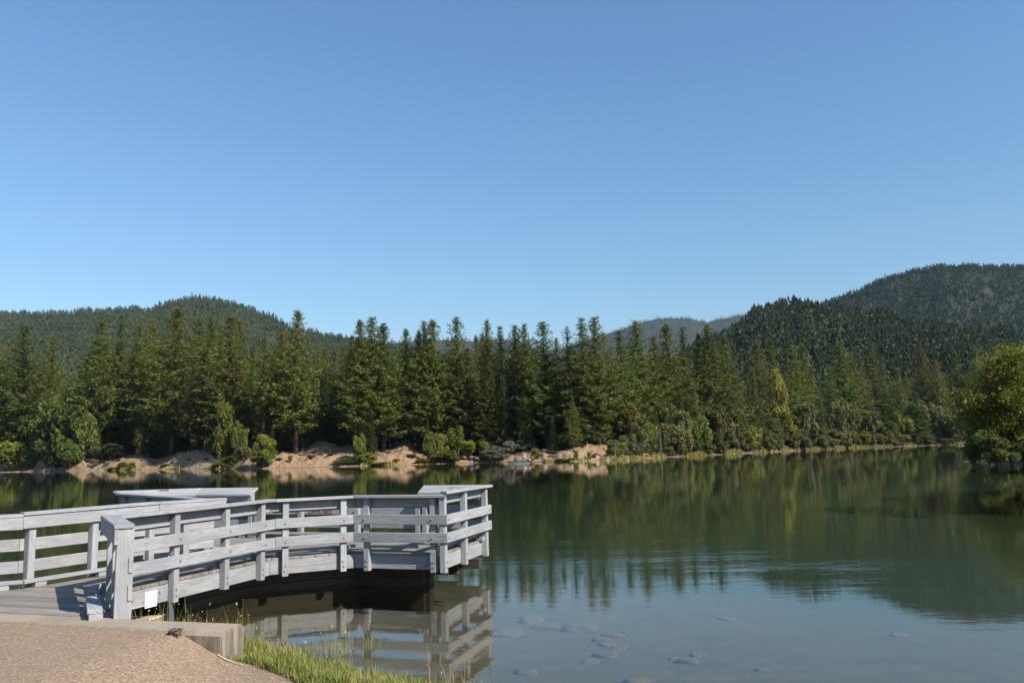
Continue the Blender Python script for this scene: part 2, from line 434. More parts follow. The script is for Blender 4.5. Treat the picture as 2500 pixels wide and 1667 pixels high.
# ------------------------------------------------------------------ fishing pier
DECK = .535
PL = [(-3.62, 7.90), (-4.47, 9.35), (-3.50, 12.11), (-2.46, 12.58), (-1.01, 12.06), (-.42, 14.02), (-1.62, 14.46), (-4.87, 15.64),
      (-6.10, 16.09), (-7.62, 15.80), (-4.55, 12.42), (-5.15, 11.80), (-6.02, 10.10), (-7.35, 9.45)]
PV = [Vector(p) for p in PL]; NP = len(PV)
def sdirn(i): return (PV[i+1]-PV[i]).normalized()
def left(d): return Vector((-d.y, d.x))
def voff(i, o):                  # mitred vertex at inward offset o
    if i == 0: return PV[0]+left(sdirn(0))*o
    if i == NP-1: return PV[-1]+left(sdirn(NP-2))*o
    d0, d1 = sdirn(i-1), sdirn(i); n0, n1 = left(d0), left(d1)
    k = 1+n0.dot(n1)
    if k < .25: k = .25
    return PV[i]+(n0+n1)/k*o
pier = empty('fishing_pier', (-3.9, 9.6, 0))
tag(pier, 'white-grey weathered timber fishing pier with a ramp and angular railed platform over the water', 'pier')
PIN = pier.matrix_world
pier_off = Vector((-3.9, 9.6, 0))
class PierParts: pass
def pchild(o):                   # geometry is modelled in world space; keep it there under the pier's base
    o.parent = pier; o.matrix_parent_inverse = Matrix.Translation(-pier_off); return o

def section_board(name, i, o0, o1, z0, z1, e0=.0, e1=.0, z0b=None, z1b=None, mat='paint'):
    """board along section i between inward offsets o0..o1 (z may differ on the inner edge)"""
    d = sdirn(i)
    A0, B0, A1, B1 = voff(i, o0)+d*(.002+e0), voff(i+1, o0)-d*(.002+e1), voff(i, o1)+d*(.002+e0), voff(i+1, o1)-d*(.002+e1)
    z0b = z0 if z0b is None else z0b; z1b = z1 if z1b is None else z1b
    bm = bmesh.new()
    hexa(bm, [(A0.x, A0.y, z0), (B0.x, B0.y, z0), (B1.x, B1.y, z0b), (A1.x, A1.y, z0b)],
             [(A0.x, A0.y, z1), (B0.x, B0.y, z1), (B1.x, B1.y, z1b), (A1.x, A1.y, z1b)])
    s = nseed()
    o = bm_obj(name, bm, M[mat], None, (d.x, d.y, 0), s)
    # timber never lies quite true
    o.location.z += random.Random(s).uniform(-.004, .004)
    return pchild(o)
bolt_me = None
def bolt_mesh():
    global bolt_me
    if bolt_me is None:
        bm = bmesh.new()
        bmesh.ops.create_cone(bm, cap_ends=True, segments=10, radius1=.017, radius2=.015, depth=.006, matrix=Matrix.Translation((0, 0, .003)))
        bmesh.ops.create_cone(bm, cap_ends=True, segments=8, radius1=.010, radius2=.007, depth=.016, matrix=Matrix.Translation((0, 0, .012)))
        bolt_me = bpy.data.meshes.new('bolt'); bm.to_mesh(bolt_me); bm.free(); bolt_me.materials.append(M['bolt'])
    return bolt_me
def add_post(i, s, z0=.27, z1=1.336, o0=.038, size=.089, bolts=((.36, 0), (.43, 0)), depth=None):
    d = sdirn(i); n = left(d); depth = depth or size
    c0 = PV[i]+d*s
    q = [c0+n*o0-d*size/2, c0+n*o0+d*size/2, c0+n*(o0+depth)+d*size/2, c0+n*(o0+depth)-d*size/2]
    sd = nseed(); rr = random.Random(sd); tx, ty = rr.uniform(-.006, .006), rr.uniform(-.006, .006)
    bm = bmesh.new(); hexa(bm, [(p.x, p.y, z0) for p in q], [(p.x+tx, p.y+ty, z1) for p in q])
    o = pchild(bm_obj('post', bm, M['paint'], None, (0, 0, 1), sd, .005))
    for z, oo in bolts:
        b_ = bpy.data.objects.new('bolt', bolt_mesh()); COL.objects.link(b_)
        p = c0+n*(o0 if oo == 0 else 0)+d*rr.uniform(-.008, .008)
        b_.parent = o
        b_.matrix_parent_inverse = Matrix.Identity(4)
        q4 = Vector((-n.x, -n.y, 0)).to_track_quat('Z', 'Y')
        b_.rotation_euler = q4.to_euler(); b_.location = (p.x-n.x*.001, p.y-n.y*.001, z)
    return o
FB = .295                        # underside of the rim joists
def std_section(i, posts, cap=True, hand=None, tilt=False, low=False, toe=True, rim=True, near=True, ztop=1.38, fas=True):
    L = (PV[i+1]-PV[i]).length
    if low:
        section_board('rail_board', i, 0, .038, .935, 1.045)
        section_board('rail_board', i, 0, .038, .70, .82)
    else:
        section_board('rail_board', i, 0, .038, .955, 1.097)
        section_board('rail_board', i, 0, .038, .694, .836)
    pt = 1.045 if low else ztop-.042
    for s in posts:
        bl = [(.35, 0), (.425, 0)]
        if near: bl += [(1.03, 1), (.765, 1)]
        add_post(i, s, .27, pt, bolts=bl)
    if rim: section_board('rim_joist', i, .129, .167, FB, DECK-.041)
    if fas and not low: section_board('fascia_board', i, .129, .167, ztop-.042-.142, ztop-.042)
    if tilt: section_board('sloped_ledge', i, -.03, .21, 1.395, 1.433, 0, 0, 1.285, 1.323)
    elif cap and not low: section_board('cap_rail', i, -.004, .172, ztop-.038, ztop)
    if hand is not None:
        for a, b_ in hand: section_board('handrail', i, .169, .26, 1.172, 1.206, a, L-b_)
    if toe:
        section_board('toe_rail', i, .19, .30, .595, .633, .004, .004)
        k = max(1, int(L/.8))
        d = sdirn(i); n = left(d)
        for j in range(k+1):
            s = .12+(L-.24)*j/k
            c = PV[i]+d*s+n*.245; a = c-d*.07; b2 = c+d*.07
            pchild(beam('toe_block', (a.x, a.y), (b2.x, b2.y), .09, DECK+.001, .593, M['paint'], None))
# flared entrance wing, ramp, platform edges in turn
std_section(0, [.62, 1.25], hand=None, near=False, ztop=1.40, rim=False, toe=False)
std_section(1, [.06, .99, 1.93, 2.70], hand=[(.12, 2.76)])
std_section(2, [.15, 1.00], hand=[(.10, .94)])
std_section(3, [.19, 1.29], hand=None, toe=False)
section_board('toe_rail', 3, .19, .30, .595, .633, .25, .35)
std_section(4, [.065, .93, 1.93], ztop=1.425)
std_section(5, [.1, 1.2], tilt=True, near=False)
std_section(6, [.05, 1.25, 2.43, 3.40], low=True, near=False)
std_section(7, [.07, 1.22], tilt=True, near=False)
std_section(8, [.5, 1.4], tilt=True, near=False)
std_section(9, [.3, 1.5, 2.8, 4.2], near=False)
std_section(10, [.42], near=False, ztop=1.41)
std_section(11, [.10, .98, 1.82], near=False, ztop=1.41)
std_section(12, [.35, 1.35], near=False, ztop=1.40)
# stout end post of the wing and a short block of kick rail at its foot
add_post(0, .06, .40, 1.355, o0=.0, size=.089, depth=.15, bolts=())
d0 = sdirn(0); n0 = left(d0)
c = PV[0]+d0*.10+n0*.30; e_ = PV[0]+d0*.95+n0*.27
pchild(beam('toe_rail', (c.x, c.y), (e_.x, e_.y), .13, .60, .645, M['paint'], None))
for s in (.16, .8):
    c = PV[0]+d0*s+n0*.29; pchild(beam('toe_block', (c.x-d0.x*.06, c.y-d0.y*.06), (c.x+d0.x*.06, c.y+d0.y*.06), .12, DECK+.001, .598, M['paint'], None))

# deck planks, cut to the outline, running across the ramp
ua = R(109.8); U = Vector((math.sin(ua), math.cos(ua))); Vv = Vector((-U.y, U.x))
outl = [voff(i, .131) for i in range(NP)]
# close along the back of the retaining wall
bk0 = Vector((-3.42, 7.745)); 
def wall_back(x): return wall_y(x)+.325
outl[0] = Vector((outl[0].x, wall_back(outl[0].x)))
xl = outl[-1].x; outl[-1] = Vector((xl, max(wall_back(xl)+.01, 9.0)))
outl.append(Vector((xl, wall_back(xl)))) if outl[-1].y > wall_back(xl)+.02 else None
poly = [(p.dot(U), p.dot(Vv)) for p in outl]
def spans(v):
    xs = []
    for (a, b_), (c_, d_) in zip(poly, poly[1:]+poly[:1]):
        if (b_ > v) != (d_ > v): xs.append(a+(v-b_)*(c_-a)/(d_-b_))
    xs.sort(); return [(xs[k], xs[k+1]) for k in range(0, len(xs)-1, 2)]
bm = bmesh.new(); rr = random.Random(4)
uvl = []
vmin = min(p[1] for p in poly); vmax = max(p[1] for p in poly)
v = vmin+.004
while v < vmax-.02:
    v2 = min(v+.134, vmax-.002)
    s0, s1 = spans(v+.001), spans(v2-.001)
    if len(s0) != len(s1): s0 = s1 = spans((v+v2)/2)
    for (a0, b0), (a1, b1) in zip(s0, s1):
        if abs(a0-a1) > .35: a0 = a1 = max(a0, a1)
        if abs(b0-b1) > .35: b0 = b1 = min(b0, b1)
        if b0-a0 < .05: continue
        dz = rr.uniform(-.003, .003); j0 = rr.uniform(-.006, .006)
        cuts = [0, 1]
        if b0-a0 > 2.6: cuts = [0, rr.uniform(.35, .65), 1]
        for k in range(len(cuts)-1):
            f0, f1 = cuts[k], cuts[k+1]
            q = []
            for (aa, bb, vv) in ((a0, b0, v), (a1, b1, v2)):
                u0 = aa+(bb-aa)*f0+(.002 if k else j0*.5); u1 = aa+(bb-aa)*f1-.002
                q.append((u0, vv)); q.append((u1, vv))
            pts = [q[0], q[1], q[3], q[2]]
            P2 = [U*p[0]+Vv*p[1] for p in pts]
            hexa(bm, [(p.x, p.y, DECK-.038+dz) for p in P2], [(p.x, p.y, DECK+dz) for p in P2])
    v += .146
deck = pchild(bm_obj('deck', bm, M['deckwood'], None, (U.x, U.y, 0), 3, .003))
# joists, beams and piles below
for k, off in enumerate((-.55, .0, .55)):
    a = Vector((-5.20, 9.85))+Vector((.94*off, -.34*off)); b_ = a+Vector((.37, .929))*2.6
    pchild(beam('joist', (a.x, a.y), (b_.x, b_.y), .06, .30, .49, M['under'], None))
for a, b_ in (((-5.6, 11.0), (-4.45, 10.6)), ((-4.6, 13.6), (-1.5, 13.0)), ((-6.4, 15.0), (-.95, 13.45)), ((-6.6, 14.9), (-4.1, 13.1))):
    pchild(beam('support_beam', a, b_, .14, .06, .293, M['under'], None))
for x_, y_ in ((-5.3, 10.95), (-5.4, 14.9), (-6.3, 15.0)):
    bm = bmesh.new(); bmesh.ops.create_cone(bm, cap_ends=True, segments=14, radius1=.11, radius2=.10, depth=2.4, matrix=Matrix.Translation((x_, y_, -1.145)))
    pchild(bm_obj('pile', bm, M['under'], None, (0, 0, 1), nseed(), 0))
# dark timber walls added under the platform's edge to make its underside read black
def add_skirt(i, a0, a1, o=.42):
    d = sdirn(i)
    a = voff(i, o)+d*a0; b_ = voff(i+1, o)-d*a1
    for z0, z1 in ((-1.4, -.06), (-.055, .115), (.12, .29)): pchild(beam('shade_skirt', (a.x, a.y), (b_.x, b_.y), .14+.01*(z1 > .2), z0, z1, M['under'], None))
add_skirt(1, 2.0, .0, .62); add_skirt(2, 0, 0, .62); add_skirt(3, 0, 0, .62); add_skirt(4, 0, .65, .62)
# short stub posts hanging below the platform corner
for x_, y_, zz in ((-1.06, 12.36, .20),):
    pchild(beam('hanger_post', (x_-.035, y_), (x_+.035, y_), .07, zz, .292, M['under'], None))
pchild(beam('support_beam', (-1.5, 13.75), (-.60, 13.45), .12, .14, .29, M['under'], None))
# white steel plate over the joint of the ramp's rim joist
d1 = sdirn(1); n1 = left(d1)
bm = bmesh.new()
c = PV[1]+d1*.67+n1*.129
q = [c-d1*.095-n1*.007, c+d1*.095-n1*.007, c+d1*.095-n1*.001, c-d1*.095-n1*.001]
hexa(bm, [(p.x, p.y, .27) for p in q], [(p.x, p.y, .455) for p in q])
plate = pchild(bm_obj('splice_plate', bm, M['plate'], None, (0, 0, 1), 2, .001)); plate['label'] = 'bright white steel plate held by four bolts'
for ds in (-.07, .07):
    for z in (.30, .42):
        b_ = bpy.data.objects.new('bolt', bolt_mesh()); COL.objects.link(b_); b_.parent = plate
        p = c+d1*ds-n1*.008; b_.location = (p.x, p.y, z); b_.scale = (.6, .6, .6)
        b_.rotation_euler = Vector((-n1.x, -n1.y, 0)).to_track_quat('Z', 'Y').to_euler()

# scratched writing on the low far rail and marks on two ledges
def strokes(lines, origin, du, dv, dn, h, wd):
    bm = bmesh.new()
    for ln in lines:
        for (x0, y0), (x1, y1) in zip(ln, ln[1:]):
            a = origin+du*x0*h+dv*y0*h; b_ = origin+du*x1*h+dv*y1*h
            e = (b_-a); 
            if e.length < 1e-5: continue
            e.normalize(); s = e.cross(dn).normalized()*wd/2
            lo = [a-s, b_-s, b_+s, a+s]
            hexa(bm, [tuple(p) for p in lo], [tuple(p+dn*.0015) for p in lo])
    return bm
G = {'U': [[(0, 1), (0, .1), (.15, 0), (.45, 0), (.6, .1), (.6, 1)]], 'A': [[(0, 0), (.35, 1), (.7, 0)], [(.15, .4), (.55, .4)]], '+': [[(.3, .15), (.3, .85)], [(0, .5), (.6, .5)]],
     'K': [[(0, 0), (0, 1)], [(.6, 1), (0, .45), (.65, 0)]], 'R': [[(0, 0), (0, 1), (.5, .95), (.5, .5), (0, .45), (.6, 0)]], 'E': [[(.6, 1), (0, 1), (0, 0), (.6, 0)], [(0, .5), (.5, .5)]],
     'S': [[(.6, .9), (.1, 1), (0, .7), (.6, .35), (.5, 0), (0, .1)]], 'X': [[(0, 0), (.7, 1)], [(0, 1), (.7, 0)]]}
def text_lines(s, adv=.95):
    out = []; x = 0
    for ch in s:
        if ch != ' ':
            for ln in G[ch]: out.append([(px+x, py) for px, py in ln])
        x += adv
    return out
d6 = sdirn(6); n6 = left(d6)
# seen from inside the deck; letters run towards the right as seen from the ramp
org = PV[6]+d6*2.30+n6*.0395
du = Vector((-d6.x, -d6.y, 0)); dn = Vector((n6.x, n6.y, 0))
bm = strokes(text_lines('UA+KARE', .88), Vector((org.x, org.y, .95)), du, Vector((0, 0, 1)), dn, .085, .014)
wr = pchild(bm_obj('scratched_writing', bm, M['scratch'], None, (1, 0, 0), 1, 0)); wr['label'] = 'dark red hand-scratched letters on the low far rail'
d5 = sdirn(5); n5 = left(d5)
slope = Vector((n5.x*.24, n5.y*.24, -.11)).normalized(); du5 = Vector((-d5.x, -d5.y, 0)); dn5 = du5.cross(-slope).normalized()
if dn5.z < 0: dn5 = -dn5
o5 = PV[5]+d5*.72; base5 = Vector((o5.x, o5.y, 1.433))+slope*.19+dn5*.0005
pchild(bm_obj('carved_initials', strokes(text_lines('SX X', .9), base5, du5, -slope, dn5, .13, .012), M['scratch2'], None, (1, 0, 0), 1, 0))
d8 = sdirn(8); n8 = left(d8); sl8 = Vector((n8.x*.24, n8.y*.24, -.11)).normalized(); du8 = Vector((-d8.x, -d8.y, 0)); dn8 = du8.cross(-sl8).normalized()
if dn8.z < 0: dn8 = -dn8
o8 = PV[8]+d8*.75; b8 = Vector((o8.x, o8.y, 1.433))+sl8*.08+dn8*.0005
pchild(bm_obj('carved_initials', strokes(text_lines('XAR', .9), b8, du8, -sl8, dn8, .07, .01), M['scratch'], None, (1, 0, 0), 1, 0))

# ------------------------------------------------------------------ retaining wall, footing, odd bits
wall = None
bm = bmesh.new()
n_ = Vector((-WD.y, WD.x, 0)); 
if n_.y < 0: n_ = -n_
N = 60; Lw = 26.0
prof = [(0, -.25), (0, .505), (.03, .538), (.285, .548), (.315, .52), (.315, -.25)]
rings = []
for k in range(N+1):
    s = Lw*(k/N)**1.8
    base_ = W0-WD*s
    ring = []
    for (o, z) in prof:
        jx = .006*(vnoise(s*9, z*9+o*30, 3)-.5)
        ring.append(bm.verts.new((base_.x+n_.x*(o+jx), base_.y+n_.y*(o+jx), z+.01*float(vnoise(s*2, o*9, 8)-.5))))
    rings.append(ring)
for a, b_ in zip(rings, rings[1:]):
    for k in range(len(prof)-1): bm.faces.new((a[k], a[k+1], b_[k+1], b_[k]))
bm.faces.new(rings[0][::-1]); bm.faces.new(rings[-1])
bmesh.ops.bevel(bm, geom=[e for e in bm.edges if e.verts[0] in rings[0] and e.verts[1] in rings[0]], offset=.012, segments=2, affect='EDGES')
bmesh.ops.recalc_face_normals(bm, faces=bm.faces[:])
me = bpy.data.meshes.new('retaining_wall'); bm.to_mesh(me); bm.free(); me.materials.append(M['concrete'])
tag(link('retaining_wall', me), 'low tan concrete retaining wall between the pavement and the pier ramp, ending at the grass', 'wall')
# pale mortar strip at the foot of the wall end
rr = random.Random(8)
bm = bmesh.new()
vs = []
for k in range(12):
    a = W0+WD*(-.02+.026*k)+Vector((0, -.025-.05*k/11, 0)); wdt = .012*(1-k/14)+.014*rr.random()
    z = pave_z(a.x, a.y)+.012
    vs.append((bm.verts.new((a.x, a.y+wdt, z)), bm.verts.new((a.x, a.y-wdt*.6, z)), bm.verts.new((a.x, a.y+wdt*.2, z+.006+.010*rr.random()))))
for a, b_ in zip(vs, vs[1:]):
    bm.faces.new((a[0], b_[0], b_[2], a[2])); bm.faces.new((a[2], b_[2], b_[1], a[1]))
me = bpy.data.meshes.new('mortar_spill'); bm.to_mesh(me); bm.free(); me.materials.append(M['ftop'])
tag(link('mortar_spill', me), 'pale crumbly mortar spill at the foot of the wall end beside the grass', 'mortar')
# concrete footing with rusty sides under the ramp
fo = empty('pier_footing', (-4.26, 9.72, .0), R(-18))
tag(fo, 'small rust-red footing block with pale top below the white plate of the ramp', 'footing')
bm = bmesh.new(); hexa(bm, [(-.11, -.12, -.1), (.11, -.12, -.1), (.11, .12, -.1), (-.11, .12, -.1)], [(-.10, -.11, .17), (.10, -.11, .19), (.10, .11, .19), (-.10, .11, .17)])
bm_obj('block', bm, M['rust'], fo, (1, 0, 0), 1, .006)
bm = bmesh.new(); hexa(bm, [(-.11, -.12, .175), (.11, -.12, .192), (.11, .12, .192), (-.11, .12, .175)], [(-.10, -.11, .205), (.10, -.11, .222), (.10, .11, .222), (-.10, .11, .205)])
bm_obj('top', bm, M['ftop'], fo, (1, 0, 0), 1, .006)
# curled dead leaf clump on the pavement by the wall
bm = bmesh.new(); rr = random.Random(3)
for k in range(16):
    c = Vector((rr.uniform(-.06, .06), rr.uniform(-.03, .03), rr.uniform(.005, .05)))
    a = rr.uniform(0, 6.28); e = Vector((math.cos(a), math.sin(a), rr.uniform(-.3, .5)))*.035; f = Vector((-math.sin(a), math.cos(a), rr.uniform(-.5, .5)))*.018
    q = [bm.verts.new(c+v_) for v_ in (-e, f, e*1.1+Vector((0, 0, .012)), -f)]; bm.faces.new(q)
me = bpy.data.meshes.new('dead_leaves'); bm.to_mesh(me); bm.free(); me.materials.append(M['dead'])
o = link('dead_leaves', me); o.location = (-2.93, 7.22, pave_z(-2.93, 7.22)+.005)
tag(o, 'dark curled clump of dead leaves against the wall on the pavement', 'leaves')

# ------------------------------------------------------------------ submerged stones
rocks = [(1295, 1516, .42, 'long flat submerged slab at the back of the stone group'), (1331, 1535, .42, 'thick pale submerged block in front of the back slab'),
 (1240, 1548, .50, 'wide low submerged slab nearest the pier reflection'), (1420, 1537, .52, 'long thin submerged slab right of the thick pale block'),
 (1495, 1551, .30, 'submerged stone just beyond the end of the long thin slab'), (1468, 1563, .24, 'topmost stone of the small underwater pile'),
 (1484, 1573, .25, 'middle stone of the small underwater pile'), (1510, 1585, .25, 'lowest stone of the small underwater pile, lying to its right'),
 (1480, 1601, .32, 'smooth rounded submerged stone just below the small pile'), (1444, 1615, .20, 'faint squarish stone lying lower left of the smooth rounded one'),
 (1283, 1646, .24, 'submerged block near the bottom edge, left of all the other near stones'), (1676, 1616, .27, 'broad squarish submerged stone with two smaller ones by it'),
 (1643, 1608, .13, 'small stone touching the left side of the broad squarish one'), (1704, 1599, .22, 'thin stone behind the broad squarish one'),
 (1861, 1636, .19, 'dark-sided stone alone in the shallows, farthest right of the near stones'), (1562, 1664, .30, 'pale stone cut by the bottom edge of the picture'),
 (1525, 1543, .13, 'tiny pale pebble-like stone right of the long thin slab'), (1777, 1510, .27, 'very faint flat stone in the deeper water'), (2195, 1549, .24, 'faint stone far to the right under the sky reflection')]
for k, (px, py, wd, lab) in enumerate(rocks):
    rr = random.Random(100+k)
    zz = -.40
    for _ in range(4):
        p = on_plane(px, py, zz); zz = float(bank_z(np.array(p[0]), np.array(p[1])))+wd*.03
    bm = bmesh.new(); bmesh.ops.create_icosphere(bm, subdivisions=3, radius=.5)
    ax, ay, az = wd*rr.uniform(.95, 1.1), wd*rr.uniform(.6, .85), wd*rr.uniform(.32, .42)
    s1, s2 = rr.random()*50, rr.random()*50
    for v_ in bm.verts:
        c = v_.co.normalized()
        c = Vector([math.copysign(abs(q)**.8, q) for q in c])
        f = .46*(.55+.95*float(fbm(c.x*1.3+s1, c.y*1.3+c.z*1.0+s2, k)))
        v_.co = Vector((c.x*ax*f, c.y*ay*f, max(c.z, -.6)*az*f))
    for f in bm.faces: f.smooth = True
    me = bpy.data.meshes.new('submerged_stone'); bm.to_mesh(me); bm.free(); me.materials.append(M['stone'])
    o = link('submerged_stone', me); o.location = (p[0], p[1], zz); o.rotation_euler = (rr.uniform(-.1, .1), rr.uniform(-.1, .1), rr.uniform(-.5, .5))
    tag(o, lab, 'stone', 'stones on the lake bed')
# ------------------------------------------------------------------ grass and sedge
def blades(name, pts, hmin, hmax, wd, mat, seed, lean=.45, dry=.3, tips=False):
    rg = np.random.default_rng(seed); n = len(pts)
    P0 = np.asarray(pts); h = rg.uniform(hmin, hmax, n)*rg.uniform(.6, 1, n)*(.45+1.1*vnoise(P0[:, 0]*6, P0[:, 1]*6, 31)); a = rg.uniform(0, 6.283, n); ln = rg.uniform(.05, lean, n)*h
    dx, dy = np.cos(a), np.sin(a); wx, wy = -dy*wd*.5, dx*wd*.5
    P = np.asarray(pts)
    V = np.zeros((n, 5, 3))
    V[:, 0] = P+np.stack([wx, wy, 0*wx], -1); V[:, 1] = P-np.stack([wx, wy, 0*wx], -1)
    mid = P+np.stack([dx*ln*.35, dy*ln*.35, h*.6], -1)
    V[:, 2] = mid-np.stack([wx, wy, 0*wx], -1)*.7; V[:, 3] = mid+np.stack([wx, wy, 0*wx], -1)*.7
    V[:, 4] = P+np.stack([dx*ln, dy*ln, h], -1)
    b0 = np.arange(n)[:, None]*5
    F = np.concatenate([b0+np.array([[0, 1, 2]]), b0+np.array([[0, 2, 3]]), b0+np.array([[3, 2, 4]])])
    V = V.reshape(-1, 3); rnd = np.repeat(np.clip(rg.beta(1.6, 2.0, n)+dry*1.6*(.6*vnoise(P[:, 0]*2.5, P[:, 1]*2.5, 3)+.4*vnoise(P[:, 0]*9, P[:, 1]*9, 5)-.45), 0, 1), 5)
    if tips:
        k = rg.random(n) < .5; tp = (P+np.stack([dx*ln, dy*ln, h], -1))[k]; m = len(tp)
        Vt = np.repeat(tp, 4, 0)+rg.uniform(-1, 1, (m*4, 3))*np.array([.010, .010, .018]); bt = len(V)+np.arange(m)[:, None]*4
        F = np.concatenate([F, bt+np.array([[0, 1, 2]]), bt+np.array([[0, 2, 3]]), bt+np.array([[0, 1, 3]])]); V = np.concatenate([V, Vt]); rnd = np.concatenate([rnd, np.ones(m*4)])
    return np_mesh(name, V, F, mat, {'rnd': rnd})
rg = np.random.default_rng(5)
n = 260000
X = rg.uniform(-3.4, 3, n); Y = rg.uniform(3.2, 9.8, n); s = shore_dist(X, Y)
ex = np.interp(Y, [e[1] for e in edge][::-1], [e[0] for e in edge][::-1])
beyond = Y > (W0.y+(X-W0.x)*WD.y/WD.x+.34)
okk = (s > -.12+.2*(rg.random(n)-.5)) & (((X > ex-.03*rg.random(n)) & ((X > W0.x+.03) | beyond)) | (beyond & (X < -2.4)))
okk &= ~((X < -2.75) & (rg.random(n) < .80))
okk &= rg.random(n) < (.18+.82*(vnoise(X*5, Y*5, 2) > .38))
X, Y = X[okk], Y[okk]
P = np.stack([X, Y, bank_z(X, Y)-.01], -1)
P[:, 2] = np.maximum(P[:, 2], -.05)
tag(link('grass', blades('grass', P, .04, .13, .006, M['grass'], 3, .9)), 'short green and straw-coloured grass on the bank between pavement and water', 'grass', kind='stuff')
pts = []
rr = random.Random(12)
for cx_, cy_, k, sp in ((-3.30, 8.55, 60, .12), (-3.05, 8.30, 50, .14), (-2.85, 8.25, 40, .14), (-3.62, 8.5, 30, .12), (-3.80, 8.6, 14, .08), (-2.6, 8.1, 20, .12), (-1.9, 8.6, 26, .10), (-1.75, 8.75, 30, .12), (-1.55, 8.85, 14, .05), (-2.15, 8.7, 12, .07), (-.55, 7.3, 22, .15), (-.75, 7.25, 16, .1), (-6.6, 9.9, 40, .3), (-6.9, 10.4, 40, .3)):
    for _ in range(k): pts.append((rr.gauss(cx_, sp), rr.gauss(cy_, sp*.6), -.02))
P = np.array(pts); P[:, 2] = np.maximum(bank_z(P[:, 0], P[:, 1]), -.08)
me = blades('sedge', P, .14, .40, .005, M['grass'], 9, .5, .5, True)
tag(link('sedge', me), 'tall thin sedge stems with rusty seed heads behind the wall and in the shallows', 'sedge', kind='stuff')

# ------------------------------------------------------------------ far shore terrain
SHP = np.array([(-1400, 215), (-600, 205), (0, 196), (80, 194), (200, 182), (420, 166), (560, 148), (640, 141), (800, 140), (960, 139), (1100, 141), (1230, 138), (1400, 127), (1500, 130), (1600, 143), (1750, 160), (1900, 190), (2100, 232), (2250, 240), (2600, 240), (4200, 300)], float)
def shore_d(px): return np.interp(px, SHP[:, 0], SHP[:, 1])
def bank_h(px, s):
    """ground height s metres behind the waterline in picture column px"""
    px = np.asarray(px, float); s = np.asarray(s, float)
    top = np.interp(px, [-900, 60, 150, 168, 178, 240, 330, 390, 440, 480, 530, 570, 680, 720, 900, 990, 1020, 1150, 1240, 1330, 1480, 1510, 1600, 1720, 3500],
                    [1.6, 1.5, 1.2, 1.2, 3.0, 2.0, 2.6, 1.6, 2.9, 3.2, 1.7, 1.5, 1.5, 1.5, 1.7, 1.9, .8, .8, .9, 1.3, 1.6, .9, .7, .5, .4])
    run = np.interp(px, [0, 500, 900, 1240, 1500, 1700, 3000], [6, 6, 5, 5, 6, 3, 3])
    q = np.clip(s/run, 0, 1); q = q*q*(3-2*q)
    z = top*q
    z = z+np.clip(s-run, 0, 60)*.03*np.interp(px, [1500, 1800], [1, .4])
    for c, sc, w_, dw, hh in ((777, 21, 42, 7, 2.7), (690, 18, 30, 5, .8), (860, 20, 55, 6, 1.4), (610, 16, 30, 5, 1.6), (1000, 17, 30, 5, 1.8), (980, 24, 40, 7, 1.2), (500, 9, 28, 4, .7), (1310, 10, 40, 4, .6), (1440, 11, 45, 4, .9), (240, 6, 30, 3, -.5), (100, 6, 20, 5, 2.2)):
        z = z+hh*np.exp(-((px-c)/w_)**2-((s-sc)/dw)**2)
    z = z+(fbm(px*.02, s*.15, 7)-.47)*1.1*np.clip(s/5, 0, 1)+(fbm(px*.06, s*.6, 17)-.47)*.8*np.clip(s/1.5, 0, 1)-np.abs(fbm(px*.055, s*.30, 23)-.47)*1.5*np.clip(s/1.5, 0, 1)+.12
    z = np.where(s < 0, s*1.1, z)
    return z
cols = np.concatenate([np.arange(-1400, -60, 40), np.arange(-60, 1800, 3.0), np.arange(1800, 2560, 6.0), np.arange(2560, 4200, 60)])
ss = np.concatenate([[-12, -4, -1.5, -.5], np.arange(0, 12, .5), np.arange(12, 40, 1.2), np.arange(40, 120, 8), [160, 240, 400, 700]])
C, S_ = np.meshgrid(cols, ss)
cx_arr = np.array([col_x(c, 1.0) for c in cols])
D_ = shore_d(C)+S_
Z = bank_h(C, S_)
bare = np.clip(1.25-(S_-np.interp(C, [0, 600, 1000, 1500, 1700], [8, 24, 20, 9, 1.5]))/5, 0, 1)*np.where(C > 1600, .12, 1)*np.clip(.4+1.3*fbm(C*.03, S_*.2, 31), 0, 1)
nx, ny = len(cols), len(ss)
idx = np.arange(nx*ny).reshape(ny, nx)
F = np.stack([idx[:-1, :-1], idx[:-1, 1:], idx[1:, 1:], idx[1:, :-1]], -1).reshape(-1, 4)
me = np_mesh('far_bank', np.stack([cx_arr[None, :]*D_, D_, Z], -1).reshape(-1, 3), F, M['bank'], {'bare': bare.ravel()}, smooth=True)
tag(link('far_bank', me), kind='structure')
def ground_at(px, s): return float(bank_h(px, s))

# right-hand promontory under the big willow (about 60 m away)
rows = []
NS = 26
for i in range(NS+1):
    a = i/NS
    for j in range(24):
        r_ = j/23
        ang = R(100+200*a)
        x0, y0 = 43.5, 58.0
        rx, ry = 9.5+26*0, 5.5
        xx = x0+rx*r_*math.cos(ang)*(1.0); yy = y0+ry*r_*math.sin(ang)*1.2+ (12*r_ if math.sin(ang) > .5 else 0)
        zz = .35*(1-r_**3)-.6*r_**4+.10*float(fbm(xx*.7, yy*.7, 3)-.45)
        rows.append((xx, yy, zz))
F = [(i*24+j, (i+1)*24+j, (i+1)*24+j+1, i*24+j+1) for i in range(NS) for j in range(23)]
